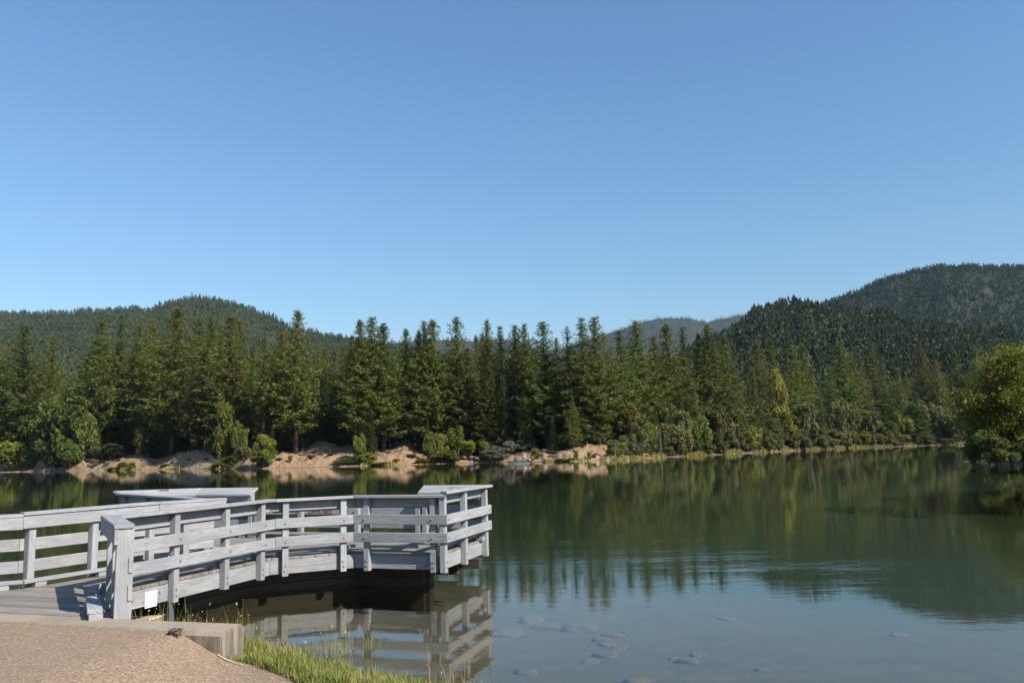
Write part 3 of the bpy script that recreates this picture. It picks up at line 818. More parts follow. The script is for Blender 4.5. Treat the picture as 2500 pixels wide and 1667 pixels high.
# extend inland to the right
me = np_mesh('right_point', rows, F, M['bank'], {'bare': np.full(len(rows), .0)}, smooth=True)
tag(link('right_point', me), kind='structure')
n0 = len(rows)
gx = np.linspace(41.9, 110, 40); gy = np.linspace(40, 80, 30)
X, Y = np.meshgrid(gx, gy)
Z = .5*(1-np.clip(np.abs(Y-58)/7.5-.1*(X-42), 0, 1.8)**2)
idx = np.arange(X.size).reshape(X.shape)
F = np.stack([idx[:-1, :-1], idx[:-1, 1:], idx[1:, 1:], idx[1:, :-1]], -1).reshape(-1, 4)
me = np_mesh('right_bank', np.stack([X, Y, Z], -1).reshape(-1, 3), F, M['bank'], {'bare': np.full(X.size, .0)}, smooth=True)
tag(link('right_bank', me), kind='structure')

# ------------------------------------------------------------------ hills and their far-off woods
def hill(name, prof, D, Df, zf, treeh, mat, ntree, K, seed, woodlabel, spread=1.0, pxr=(-500, 3000), rough=.10, minvis=None):
    prof = np.array(prof, float)
    def ridge_z(px):
        y = np.interp(px, prof[:, 0], prof[:, 1])
        ang = (horizon(px)-y)/2000.
        return 2+ang*1.012*D-treeh*.72
    def surf(px, tt):
        zr = ridge_z(px)
        d = Df+(D-Df)*tt
        nz = (fbm(px*.006+seed, tt*2.2, seed, 4)-.47)*np.sin(np.clip(tt, 0, 1)*np.pi)*rough*np.maximum(zr, 30)*2
        nz = nz+(fbm(px*.05+seed, tt*14, seed+3, 3)-.44)*treeh*.8*np.clip(tt*4, 0, 1)
        z = np.where(tt <= 1, zf+(zr-zf)*np.clip(tt, 0, 1)**1.12, zr-(tt-1)*(D-Df)*.45)
        x = np.array([col_x(p, 1.0) for p in np.ravel(px)]).reshape(np.shape(px))*d
        return x, d, z+nz
    cols = np.arange(pxr[0], pxr[1], 14.0); ts = np.concatenate([np.linspace(0, 1, 46), [1.04, 1.15, 1.4, 1.8]])
    C, T = np.meshgrid(cols, ts); x, d, z = surf(C, T)
    idx = np.arange(C.size).reshape(C.shape)
    F = np.stack([idx[:-1, :-1], idx[:-1, 1:], idx[1:, 1:], idx[1:, :-1]], -1).reshape(-1, 4)
    me = np_mesh(name, np.stack([x, d, z], -1).reshape(-1, 3), F, M['hillground'], smooth=True)
    tag(link(name, me), kind='structure')
    rg = np.random.default_rng(seed)
    px = rg.uniform(max(pxr[0], -160), min(pxr[1], 2680), ntree)
    tt = rg.uniform(.0, 1.02, ntree)
    if minvis is not None:
        yv = horizon(px)-(np.interp(px, [0, 1], [0, 0])); 
    nr = int(ntree*.12); tt[:nr] = rg.uniform(.97, 1.015, nr)
    keep = fbm(px*.02, tt*9, seed+5) > .22; keep[:nr] = True
    px, tt = px[keep], tt[keep]
    x, d, z = surf(px, tt); n = len(px)
    h = treeh*rg.uniform(.5, 1.0, n)*np.where(rg.random(n) < .06, 1.2, 1.0); 
    dec = rg.random(n) < .22; h = np.where(dec, h*.55, h)
    rad = np.where(dec, h*.42, h*rg.uniform(.24, .34, n))
    # K small irregular faces round each crown
    u = rg.random((n, K))**.75; th = rg.uniform(0, 2*np.pi, (n, K))
    rr_ = np.where(dec[:, None], np.sqrt(np.clip(1-(2*u-1)**2, 0, 1)), 1.02-u)*rad[:, None]*rg.uniform(.55, 1.1, (n, K))
    c = np.stack([x[:, None]+np.cos(th)*rr_, d[:, None]+np.sin(th)*rr_, z[:, None]+u*h[:, None]*.97], -1)
    sz = (.74 if K > 40 else .80 if K > 20 else 1.0)*rad[:, None]*np.where(dec[:, None], .55, (1.15-u)*.95)*rg.uniform(.6, 1.2, (n, K))
    a = rg.normal(size=(n, K, 3, 3)); a /= np.linalg.norm(a, axis=-1, keepdims=True)
    a[..., 2] *= .9
    V = (c[:, :, None, :]+a*sz[:, :, None, None]*1.1).reshape(-1, 3)
    F = np.arange(len(V)).reshape(-1, 3)
    patchy = fbm(px*.012+seed, tt*5, seed+9)
    rnd = np.clip(np.where(dec, rg.uniform(.75, 1.0, n), rg.uniform(0, .45, n)+(patchy-.35)*1.1), 0, 1); base_r = rnd
    rnd = np.repeat(rnd, K*3)
    # a spire so conifers end in a point
    sp = ~dec; ns = sp.sum(); tip = np.stack([x[sp], d[sp], z[sp]+h[sp]*1.0], -1); aa = rg.uniform(0, 6.28, ns)
    w1 = np.stack([np.cos(aa), np.sin(aa), 0*aa], -1)*rad[sp][:, None]*.30; lo = tip-np.stack([0*aa, 0*aa, h[sp]*.30], -1)
    w2 = np.stack([-np.sin(aa), np.cos(aa), 0*aa], -1)*rad[sp][:, None]*.30
    V2 = np.stack([tip, lo+w1, lo-w1, tip, lo+w2, lo-w2], 1).reshape(-1, 3)
    F2 = np.arange(len(V2)).reshape(-1, 3)+len(V)
    r2 = np.repeat(base_r[sp], 6)
    me = np_mesh(name+'_forest', np.concatenate([V, V2]), np.concatenate([F, F2]), mat, {'rnd': np.concatenate([rnd, r2])})
    o = link('forest', me); tag(o, woodlabel, 'forest', kind='stuff')
hill('left_hill', [(-600, 775), (-200, 765), (0, 760), (70, 762), (158, 760), (250, 752), (350, 752), (396, 738), (430, 728), (470, 721), (526, 728), (579, 744), (631, 760), (684, 781), (736, 802), (800, 817), (850, 826), (980, 842), (1100, 880), (1400, 960), (3000, 1000)],
     1500, 330, 4, 15, M['hill_l'], 15000, 30, 11, 'hazy grey-green wooded hill slope behind the trees on the left', pxr=(-700, 1500))
hill('far_ridge', [(-600, 860), (800, 850), (960, 836), (1005, 830), (1086, 828), (1149, 830), (1226, 824), (1279, 831), (1317, 847), (1360, 852), (1420, 838), (1493, 812), (1578, 784), (1624, 774), (1690, 774), (1746, 784), (1802, 770), (1840, 765), (1900, 760), (2000, 762), (2400, 800), (3100, 850)],
     3800, 1700, 60, 17, M['hill_l'], 16000, 9, 12, 'distant blue wooded ridge in the gap between the left and right hills', pxr=(500, 2700), rough=.05)
hill('right_mountain', [(1300, 1000), (1700, 860), (1900, 800), (2027, 737), (2092, 718), (2158, 690), (2195, 676), (2265, 653), (2335, 641), (2429, 645), (2500, 643), (2700, 640), (3000, 700)],
     1600, 800, 40, 15, M['hill_r'], 18000, 28, 13, 'tall dark wooded mountain rising at the right edge behind the nearer hill', pxr=(1300, 3100))
hill('middle_hill', [(1200, 1050), (1500, 960), (1650, 880), (1727, 830), (1774, 812), (1821, 784), (1849, 760), (1896, 739), (1961, 731), (1999, 733), (2031, 744), (2078, 744), (2148, 754), (2230, 768), (2289, 782), (2382, 800), (2500, 814), (3000, 860)],
     800, 300, 4, 15, M['hill_m'], 6800, 76, 14, 'dark conifer-covered nearer hill on the right, its crest jagged with treetops', pxr=(1300, 3000))
# ------------------------------------------------------------------ trees
def tuft_tris(c, sz, rg, flat=.6, K=4):
    n = len(c); a = rg.normal(size=(n, K, 3, 3)); a /= np.linalg.norm(a, axis=-1, keepdims=True); a[..., 2] *= flat
    off = rg.normal(size=(n, K, 1, 3))*np.array([.42, .42, .30])*sz[:, None, None, None]
    V = (c[:, None, None, :]+off+a*sz[:, None, None, None]*rg.uniform(.45, .8, (n, K, 1, 1))).reshape(-1, 3)
    return V
def conifer_mesh(name, seed, kind, H=24., quality=1.0, mat=None):
    rg = np.random.default_rng(seed)
    base = {'pine': .15, 'fir': .07, 'cedar': .04, 'open': .30}[kind]*H*rg.uniform(.8, 1.25)
    Rm = {'pine': 4.3, 'fir': 3.7, 'cedar': 3.3, 'open': 3.6}[kind]*rg.uniform(.9, 1.1)
    nw = int({'pine': 60, 'fir': 64, 'cedar': 66, 'open': 42}[kind]*(.65+.35*quality))
    C = []; S = []
    ph = rg.uniform(0, 50, 2)
    for i in range(nw):
        t = (i+rg.random()*.8)/nw
        z = base+(H-base)*t
        zj = .55*(1-t)
        if kind in ('pine', 'open'): prof = min(1.0, 1.22*(1-t)**.86+.03)*(.70+.30*min(1, t*6))
        elif kind == 'fir': prof = (1-t)**.92+.04
        else: prof = min(1.0, 1.1*(1-t)**.8)*(.8+.2*min(1, t*5))
        nb = rg.integers(4, 8) if kind != 'open' else rg.integers(3, 6)
        a0 = rg.uniform(0, 6.28)
        for b in range(nb):
            az = a0+b*6.283/nb+rg.normal()*.35
            lump = .74+.55*float(vnoise(ph[0]+az*1.1, ph[1]+z*.42, 3))
            L = Rm*prof*lump*rg.uniform(.70, 1.12)
            if kind in ('pine', 'open') and rg.random() < .09: L *= 1.25
            L = max(L, .26+.9*(1-t))
            k = max(2, int(L/.46)); k += 1 if t > .5 else 0; s = np.linspace((.22 if kind != 'cedar' else .4)*(1 if t < .5 else .4), 1, k)
            rise = {'pine': .10, 'open': .05, 'fir': -.22, 'cedar': .35}[kind]+ (t-.4)*.55
            x = np.cos(az)*s*L; y = np.sin(az)*s*L; zz = z+rg.normal()*zj+rise*s*L+.16*L*s**2*(1 if kind != 'fir' else .4)
            keep = rg.random(k) < (.62+.38*s)
            c = np.stack([x, y, zz], -1)[keep]
            c += rg.normal(size=c.shape)*np.array([.16, .16, .12])
            C.append(c); S.append(np.full(len(c), {'pine': .50, 'open': .44, 'fir': .45, 'cedar': .50}[kind])*(1.08-.52*t)*rg.uniform(.75, 1.2, len(c)))
    # leader
    zt = np.linspace(H*.80, H*1.0, 26); C.append(np.stack([rg.normal(size=26)*.16*np.linspace(1.4, .2, 26), rg.normal(size=26)*.16*np.linspace(1.4, .2, 26), zt], -1)); S.append(np.linspace(.42, .13, 26))
    C = np.concatenate(C); S = np.concatenate(S)
    K = 9 if quality >= 1 else 5
    if quality < 1: S = S*1.3
    V = tuft_tris(C, S, rg, .62 if kind != 'fir' else .45, K)
    return np_mesh(name, V, np.arange(len(V)).reshape(-1, 3), mat)
def tube(bm, pts, rads, seg=7):
    rings = []
    for i, (p, r_) in enumerate(zip(pts, rads)):
        p = Vector(p); q = Vector(pts[min(i+1, len(pts)-1)])-Vector(pts[max(i-1, 0)]); q.normalize()
        a = q.cross(Vector((.3, 1, .1))).normalized(); b = q.cross(a)
        rings.append([bm.verts.new(p+(a*math.cos(k*6.2832/seg)+b*math.sin(k*6.2832/seg))*r_) for k in range(seg)])
    for A, B in zip(rings, rings[1:]):
        for k in range(seg): bm.faces.new((A[k], A[(k+1) % seg], B[(k+1) % seg], B[k]))
    bm.faces.new(rings[-1]); bm.faces.new(rings[0][::-1])
def trunk_mesh(seed, H=24., r0=.34, mat=None, stubs=14):
    rr = random.Random(seed); bm = bmesh.new()
    n = 9; pts = []; x = y = 0
    for i in range(n):
        f = i/(n-1); pts.append((x, y, -1.2+f*(H*.97+1.2))); x += rr.uniform(-.06, .06); y += rr.uniform(-.06, .06)
    tube(bm, pts, [r0*(1-.93*(i/(n-1))**.9)*(1.25 if i == 0 else 1) for i in range(n)])
    for k in range(stubs):
        z = rr.uniform(.06, .5)*H; a = rr.uniform(0, 6.28); L = rr.uniform(.6, 2.0)
        tube(bm, [(0, 0, z), (math.cos(a)*L*.5, math.sin(a)*L*.5, z+.06), (math.cos(a)*L, math.sin(a)*L, z-.1)], [.05, .035, .015], 4)
    me = bpy.data.meshes.new('trunk'); bm.to_mesh(me); bm.free(); me.materials.append(mat or M['bark']); return me
protos = {}
def get(kind, q=1.0, matn=None):
    matn = matn or {'pine': 'pine', 'open': 'pine', 'fir': 'fir', 'cedar': 'cedar'}[kind]
    key = (kind, q, matn)
    if key not in protos:
        nv = 4 if (kind == 'pine' and q >= 1) else 3
        protos[key] = [(conifer_mesh('crown', 31*i+len(kind)*7+3, kind, 24., q, M[matn]), trunk_mesh(i, mat=M['bark'])) for i in range(nv)]
    return protos[key]
TR = random.Random(77)
def put_tree(px, ytop, d, kind='pine', wf=1.0, q=1.0, label=None, cat='pine tree', group=None, name=None, matn=None, gz=None, hv=None):
    s = d-float(shore_d(px)); z0 = ground_at(px, s) if gz is None else gz
    H = (row_z(px, ytop, d)-z0) if hv is None else hv
    x = col_x(px, d)
    nm = name or {'pine': 'pine_tree', 'open': 'pine_tree', 'fir': 'fir_tree', 'cedar': 'cedar_tree'}[kind]
    root = empty(nm, (x, d, z0), TR.uniform(0, 6.28))
    ps = get(kind, q, matn); cm, tm = ps[TR.randrange(len(ps))]
    k = H/24.
    wk = wf*(k**.65 if H > 14 else k**.8*1.0)
    root.scale = (wk, wk, k)
    root.rotation_euler = (TR.uniform(-.015, .015), TR.uniform(-.015, .015), root.rotation_euler[2])
    link('trunk', tm, root); link('crown', cm, root)
    tag(root, label, cat, group)
    return root
P_ = 'pine'; F_ = 'fir'; C_ = 'cedar'; O_ = 'open'
conifers = [
 (-45, 800, 16, P_, 1.2, 'pine cut off by the left picture edge, only its right branches showing'),
 (42, 796, 13, P_, 1.35, 'broad bushy pine standing directly above the big rounded leafy tree at left edge'),
 (118, 822, 34, P_, .9, 'lower dark pine half hidden between the left-edge pine and the slim tall pine'),
 (228, 774, 13, P_, 1.15, 'tall pine just right of the big rounded leafy tree, its trunk bare low down'),
 (282, 770, 20, F_, 1.0, 'narrow pointed fir right of the tall pine by the leafy tree'),
 (333, 786, 30, P_, .85, 'small-topped pine between the narrow fir and the widest left pine'),
 (368, 782, 24, P_, .95, 'dark green pine touching the left side of the widest left pine'),
 (419, 755, 14, P_, 1.35, 'widest and tallest round-topped pine of the left group, under the hill summit'),
 (470, 880, 9, P_, .95, 'shorter yellowish pine standing low in front, right of the widest left pine'),
 (484, 776, 28, P_, .9, 'left twin of two blunt-topped pines under the left hill summit'),
 (504, 771, 36, P_, .85, 'right twin of two blunt-topped pines under the left hill summit'),
 (530, 790, 30, P_, .75, 'small pointed pine squeezed left of the tall spire under the hill slope'),
 (556, 767, 17, P_, 1.15, 'tall spire-topped pine at right of the left group, over the yellow shrub'),
 (583, 786, 27, P_, .8, 'slim pine leaning close behind the right side of the spire-topped pine'),
 (642, 809, 15, O_, 1.0, 'thin see-through pine with its dark trunk showing, above the bright green bush'),
 (684, 803, 22, P_, .9, 'middling pine just left of the tall lone pine above the gravel cone'),
 (721, 760, 15, P_, 1.15, 'tall lone pine rising against the sky left of the gravel cone'),
 (777, 846, 34, P_, .7, 'first of four small even pines behind the gravel cone'),
 (795, 850, 38, P_, .7, 'second of four small even pines behind the gravel cone'),
 (814, 850, 34, P_, .7, 'third of four small even pines behind the gravel cone'),
 (838, 848, 30, P_, .75, 'fourth and rightmost of the small even pines behind the gravel cone'),
 (856, 820, 24, P_, .85, 'pine filling the left flank of the dense three-topped clump'),
 (882, 782, 15, P_, 1.0, 'left top of the dense three-topped pine clump near the centre left'),
 (906, 776, 12, P_, 1.2, 'middle and highest top of the dense three-topped pine clump'),
 (936, 791, 13, P_, 1.15, 'right top of the dense three-topped pine clump, rounded'),
 (993, 803, 18, P_, .85, 'slim pine alone in the sky gap right of the three-topped clump'),
 (1024, 810, 16, P_, .85, 'short-topped pine on the left shoulder of the broad double-topped pine'),
 (1042, 786, 14, P_, .95, 'left top of the broad double-topped pine pair above the yellow-green shrubs'),
 (1060, 782, 12, P_, 1.15, 'right top of the broad double-topped pine pair above the yellow-green shrubs'),
 (1117, 776, 13, P_, 1.05, 'pointed pine with a knobby narrow tip, left of the golden cedar'),
 (1146, 850, 11, P_, .95, 'olive-coloured pine on the right side of the knobby-tipped pine'),
 (1166, 820, 24, P_, .7, 'left one of two faint thin pines behind the golden cedar'),
 (1180, 817, 26, P_, .65, 'right one of two faint thin pines behind the golden cedar'),
 (1196, 783, 17, P_, .85, 'thin spire pine rising directly behind the golden cedar'),
 (1196, 875, 8, C_, 1.05, 'golden yellow-green cone-shaped cedar standing out in the centre'),
 (1231, 798, 15, F_, 1.1, 'dark fir with ragged top right of the golden cedar'),
 (1233, 915, 8, F_, .85, 'slender blue-green young fir below the dark ragged fir'),
 (1263, 797, 15, P_, 1.05, 'full pine behind the grey brush above the boat'),
 (1288, 792, 18, P_, .75, 'thin sparse-topped pine right of the full pine above the boat'),
 (1282, 945, 9, P_, .6, 'small young pine with clear trunk among the tall ones above the boat'),
 (1338, 787, 13, P_, 1.2, 'wide pine with spreading upper limbs and bare lower trunk, right of the boat'),
 (1366, 826, 22, P_, .7, 'small pine hidden behind the right side of the wide spreading pine'),
 (1393, 798, 14, O_, .8, 'scraggly narrow pine with gaps where sky shows through'),
 (1352, 1012, 7, F_, .75, 'short young fir on the bank at the foot of the wide spreading pine'),
 (1400, 965, 8, P_, .6, 'young pine at the foot of the scraggly narrow pine'),
 (1429, 778, 12, F_, 1.35, 'grey-green fir with a sharp tip, left of a matching tall pine near the centre right'),
 (1463, 776, 13, P_, 1.2, 'tall lumpy pine right of the sharp grey-green fir'),
 (1522, 806, 13, F_, 1.3, 'very dark blue-green fir standing apart right of centre'),
 (1568, 785, 16, P_, 1.05, 'tall dark pine just right of the very dark fir'),
 (1606, 822, 18, P_, .85, 'slim pine between the tall dark pine and the bushy layered pine'),
 (1645, 792, 14, P_, 1.2, 'bushy layered pine under the left end of the far ridge crest'),
 (1683, 799, 12, F_, 1.15, 'sharp-topped green fir under the middle of the far ridge crest'),
 (1716, 815, 17, P_, .8, 'narrow pine under the dip where far ridge meets the middle hill'),
 (1746, 794, 12, P_, 1.1, 'dark tall pine right where the middle hill slope begins'),
 (1783, 820, 13, P_, 1.0, 'second dark pine on the lower slope line of the middle hill'),
 (1802, 896, 9, F_, .9, 'green fir reaching from water level in front of the dark hill-edge pines'),
 (1849, 905, 8, C_, .9, 'brownish-green cone-shaped tree beside the green fir near the right shore'),
 (1860, 832, 22, P_, 1.0, 'pine behind the brownish cone-shaped tree, its top against the middle hill'),
 (1901, 846, 24, P_, .9, 'pine top above the bright leafy tree on the right shore'),
 (1952, 850, 22, P_, .85, 'left of two close pines in the middle of the right shore'),
 (1973, 840, 24, P_, 1.0, 'right and taller of two close pines in the middle of the right shore'),
 (2036, 888, 16, F_, .9, 'low pointed fir left of the broad cone-shaped pine on the right shore'),
 (2068, 833, 15, P_, 1.25, 'broad cone-shaped pine, biggest of the right shore'),
 (2112, 862, 20, P_, .9, 'olive pine immediately right of the broad cone-shaped pine'),
 (2144, 835, 26, P_, .95, 'brownish pine top two right of the broad cone-shaped pine'),
 (2168, 870, 18, F_, .9, 'dark small fir right of the brownish pine top'),
 (2205, 900, 16, P_, .9, 'low dark pine behind the shoreline fir with the bright skirt'),
 (2265, 836, 26, P_, .9, 'brown-tinged pine top above the shoreline fir with the bright skirt'),
 (2300, 880, 20, P_, .9, 'dark pine in the shaded bay at the far right of the lake'),
 (2354, 858, 28, P_, .95, 'dark pine just left of the yellow willow, against the right mountain'),
 (2398, 846, 26, P_, 1.0, 'pine rising directly behind the left side of the yellow willow'),
 (2450, 850, 26, P_, 1.0, 'pine hidden behind the yellow willow crown'),
 (2520, 850, 26, P_, 1.0, 'pine behind the yellow willow at the right picture edge'),
 (1604, 985, 4, F_, .7, 'young fir at the water, left of the three shoreline youngsters right of the bank'),
 (1640, 980, 4, F_, .85, 'middle one of three young shoreline firs right of the gravel bank'),
 (1668, 962, 6, F_, .7, 'right and tallest of three young shoreline firs beyond the gravel bank'),
 (2247, 958, 3, F_, 1.5, 'wide-skirted bright green fir leaning over the water in the far right bay'),
 (907, 1008, 5, F_, .95, 'young bushy fir on the bank left of the flat gravel shelf'),
 (1043, 1024, 6, F_, .7, 'small dark fir beside the yellow-green shrubs on the bank'),
 (663, 1042, 8, F_, .8, 'small conifer just behind the bright green bush on the shore'),
 (1700, 940, 5, F_, .95, 'light green fir at the start of the grassy right shore'),
 (2010, 965, 4, F_, .8, 'slender olive fir in the middle of the right shore thicket')]
for px, yt, off, kd, wf, lab in conifers:
    q = 1.0
    mt = None
    if kd == 'pine' and ('olive' in lab or 'yellowish' in lab or 'brownish' in lab or 'brown-tinged' in lab): mt = 'pine_o'
    if lab.startswith('wide-skirted') or lab.startswith('light green fir'): mt = 'firlight'
    put_tree(px, yt, float(shore_d(px))+off, kd, wf*1.05, q, lab, {'pine': 'pine tree', 'open': 'pine tree', 'fir': 'fir tree', 'cedar': 'cedar tree'}[kd], matn=mt)
# the darker wood filling in behind
fr_ = random.Random(5)
k = 0
for layer, (o0, o1, step) in enumerate(((20, 32, 29), (36, 58, 28))):
    px = -150.
    while px < 2700:
        px += step*fr_.uniform(.7, 1.3)
        base = np.interp(px, [-100, 100, 160, 220, 500, 760, 960, 1100, 1300, 1500, 1700, 1900, 2200, 2400, 2700], [870, 900, 930, 860, 850, 890, 880, 880, 870, 860, 880, 920, 935, 925, 900])
        yt = base+fr_.uniform(-18, 50)-(0 if layer < 2 else 6)
        put_tree(px, yt, float(shore_d(px))+fr_.uniform(o0, o1), fr_.choice(['pine', 'pine', 'fir', 'open']), fr_.uniform(.9, 1.15), .5,
                 'dark conifer in the crowded rows behind the tall shoreline trees', 'conifer', 'crowded back rows of conifers', 'conifer')

# beyond them the wood reads as one mass
rg = np.random.default_rng(55); VV = []
cmv = get('pine', .5)[0][0]; co = np.empty(len(cmv.vertices)*3, np.float32); cmv.vertices.foreach_get('co', co); co = co.reshape(-1, 3, 3)
co = co[rg.random(len(co)) < .38]
for i in range(230):
    px = rg.uniform(-170, 2720); d = float(shore_d(px))+rg.uniform(62, 125)
    yt = np.interp(px, [-100, 100, 160, 220, 500, 760, 960, 1100, 1300, 1500, 1700, 1900, 2200, 2400, 2700], [850, 890, 915, 850, 840, 875, 875, 865, 860, 850, 870, 905, 920, 915, 900])+rg.uniform(-14, 40)
    z0 = 4.5; H = row_z(px, yt, d)-z0; k = H/24; a = rg.uniform(0, 6.28)
    q = co*np.array([k*1.15, k*1.15, k])*1.0; c0 = q.mean(1, keepdims=True); q = c0+(q-c0)*1.6
    x = q[..., 0]*math.cos(a)-q[..., 1]*math.sin(a)+col_x(px, d); y = q[..., 0]*math.sin(a)+q[..., 1]*math.cos(a)+d
    VV.append(np.stack([x, y, q[..., 2]+z0], -1).reshape(-1, 3))
VV = np.concatenate(VV)
tag(link('forest', np_mesh('forest', VV, np.arange(len(VV)).reshape(-1, 3), M['pine'])), 'dense conifer wood on the flat ground behind the shoreline rows', 'forest', kind='stuff')

def leafy_mesh(seed, Wd, Ht, nl, leaf, mat, nsub=16, low=.0):
    rg = np.random.default_rng(seed); V = []
    sub = []
    for i in range(nsub):
        t = rg.random(); a = rg.uniform(0, 6.28); r_ = rg.uniform(.15, .95)
        zc = (low+(1-low)*(.18+.70*t))*Ht; env = math.sqrt(max(0, 1-((t-.38)/.75)**2))
        sub.append((math.cos(a)*r_*Wd*.36*env, math.sin(a)*r_*Wd*.36*env, zc, rg.uniform(.16, .30)*Wd*.62, rg.uniform(.10, .19)*Ht))
    n = nl//nsub
    for (x, y, z, rx, rz) in sub:
        d = rg.normal(size=(n, 3)); d /= np.linalg.norm(d, axis=1)[:, None]
        rad = rg.random(n)[:, None]**.35
        ang = np.arctan2(d[:, 1], d[:, 0])
        lump = .7+.5*vnoise(ang*1.6+seed, d[:, 2]*3+x, 4)
        c = np.array([x, y, z])+d*rad*lump[:, None]*np.array([rx, rx, rz])
        c[:, 2] = np.maximum(c[:, 2], .02*Ht)
        a = rg.normal(size=(n, 3, 3)); a /= np.linalg.norm(a, axis=-1, keepdims=True)
        V.append((c[:, None, :]+a*leaf*rg.uniform(.6, 1.2, (n, 1, 1))).reshape(-1, 3))
    V = np.concatenate(V)
    return np_mesh('crown', V, np.arange(len(V)).reshape(-1, 3), mat)
def willow_mesh(seed, Wd, Ht, n, leaf, mat):
    """domed crown of arching sprays: each spray rises from the heart of the tree and droops at its end"""
    rg = np.random.default_rng(seed); V = []; ns = 230; m = n//ns
    for i in range(ns):
        a = rg.uniform(0, 6.283); el = rg.uniform(.05, 1.45); L = Wd*.5*rg.uniform(.55, 1.08)*(.85+.3*float(vnoise(a*1.3, el*2, seed)))
        s = rg.random(m)**.6; droop = rg.uniform(.25, .9)
        r_ = np.cos(el)*L*s; z = .30*Ht+np.sin(el)*(Ht*.70)*rg.uniform(.8, 1.05)*s-droop*(s**3)*Ht*.22*(1.2-np.sin(el))
        spread = (.10+.28*s)*rg.uniform(.7, 1.3)
        c = np.stack([np.cos(a)*r_, np.sin(a)*r_, z], -1)+rg.normal(size=(m, 3))*spread[:, None]*np.array([1, 1, .8])
        c[:, 2] = np.maximum(c[:, 2], .1)
        q = rg.normal(size=(m, 3, 3)); q /= np.linalg.norm(q, axis=-1, keepdims=True)
        V.append((c[:, None, :]+q*leaf*rg.uniform(.6, 1.2, (m, 1, 1))).reshape(-1, 3))
    V = np.concatenate(V)
    return np_mesh('crown', V, np.arange(len(V)).reshape(-1, 3), mat)
def limbs_mesh(seed, Wd, Ht, r0, mat, k=6):
    rr = random.Random(seed); bm = bmesh.new()
    for i in range(k):
        a = rr.uniform(0, 6.28); L = rr.uniform(.25, .42)*Wd; zt = rr.uniform(.45, .88)*Ht
        sx, sy = rr.uniform(-.1, .1)*r0*3, rr.uniform(-.1, .1)*r0*3
        pts = [(sx, sy, -.5), (sx+math.cos(a)*L*.12, sy+math.sin(a)*L*.12, zt*.30), (math.cos(a)*L*.5, math.sin(a)*L*.5, zt*.66), (math.cos(a)*L*.95, math.sin(a)*L*.95, zt)]
        tube(bm, pts, [r0*rr.uniform(.6, 1), r0*.6, r0*.34, r0*.1], 6)
        for j in range(3):
            f = rr.uniform(.4, .9); p = Vector(pts[2]).lerp(Vector(pts[3]), f); b_ = rr.uniform(0, 6.28)
            tube(bm, [p, p+Vector((math.cos(b_), math.sin(b_), .5))*L*.35], [r0*.16, r0*.05], 4)
    me = bpy.data.meshes.new('trunk'); bm.to_mesh(me); bm.free(); me.materials.append(mat); return me
LP = {}
def get_leafy(matn):
    if matn not in LP:
        LP[matn] = [(leafy_mesh(11*i+len(matn), 6.0, 6.0, 6500, .25, M[matn], 22), limbs_mesh(i, 6, 6, .14, M['greybark'])) for i in range(3)]
    return LP[matn]
def put_leafy(px, ytop, wpx, off, matn, label, cat='tree', group=None, name='leafy_tree', d=None, gz=None):
    d = float(shore_d(px))+off if d is None else d
    z0 = ground_at(px, off) if gz is None else gz
    z0 = max(z0, -.1)
    H = max(row_z(px, ytop, d)-z0, .4); Wd = wpx*d/2000.
    root = empty(name, (col_x(px, d), d, z0), TR.uniform(0, 6.28))
    cm, tm = get_leafy(matn)[TR.randrange(3)]
    root.scale = (Wd/5.2, Wd/5.2, H/5.8)
    link('trunk' if H > 2.2 else 'stems', tm, root); link('crown' if H > 2.2 else 'foliage', cm, root)
    tag(root, label, cat, group); return root
put_leafy(160, 962, 150, 8, 'leaf', 'big rounded bright green leafy tree on the left shore')
put_leafy(205, 1000, 80, 7, 'leaf', 'smaller rounded leafy tree joined to the right side of the big bright green one')
put_leafy(118, 1040, 95, 5, 'leaf', 'low spreading green tree below the big rounded leafy tree')
put_leafy(172, 1075, 75, 1.5, 'leaf', 'dark-bottomed green bush overhanging the water beside the first tan mound', 'bush', name='bush')
put_leafy(22, 1078, 95, 1.0, 'leafy', 'bright yellow-green willow bush at the water in the left corner', 'bush', name='bush')
put_leafy(66, 1100, 60, 1.5, 'scrub', 'drab olive bush between the bright left corner bush and the pale dirt wedge', 'bush', name='bush')
put_leafy(130, 1085, 55, 3, 'scrub', 'olive bush leaning over the pale dirt wedge', 'bush', name='bush')
put_leafy(272, 1083, 68, 7, 'scrub', 'rounded grey-green bush on top of the gravel bank right of the leafy tree', 'bush', name='bush')
put_leafy(235, 1090, 55, 8, 'scrub', 'brownish straggly bush left of the rounded grey-green bush', 'bush', name='bush')
put_leafy(300, 1128, 34, 1.2, 'leafy', 'small yellow-green waterside bush in front of the red-tan dip', 'bush', name='bush')
put_leafy(278, 1140, 30, .6, 'leafy', 'flat tuft of green at the water left of the red-tan dip', 'bush', name='bush')
put_leafy(340, 1045, 34, 8, 'leafy', 'small yellow-green sapling at the foot of the widest left pine')
put_leafy(548, 985, 62, 8, 'leafy', 'yellow-green maple-like tree below the spire-topped pine')
put_leafy(585, 1030, 45, 9, 'leafy', 'yellowish shrub right of the maple-like tree', 'bush', name='bush')
put_leafy(522, 1070, 55, 7, 'scrub', 'pale grey-green bush above the rocky mound', 'bush', name='bush')
put_leafy(500, 1060, 80, 10, 'pine', 'dark green thicket between the widest left pine and the rocky mound', 'bush', name='bush')
put_leafy(533, 1122, 42, 1.2, 'scrub', 'dark spiky waterside bush below the right end of the rocky mound', 'bush', name='bush')
put_leafy(570, 1110, 60, 3, 'scrub', 'low mixed brush between the rocky mound and the bright bush', 'bush', name='bush')
put_leafy(596, 1090, 50, 5, 'scrub', 'thin brown brush just left of the bright bush', 'bush', name='bush')
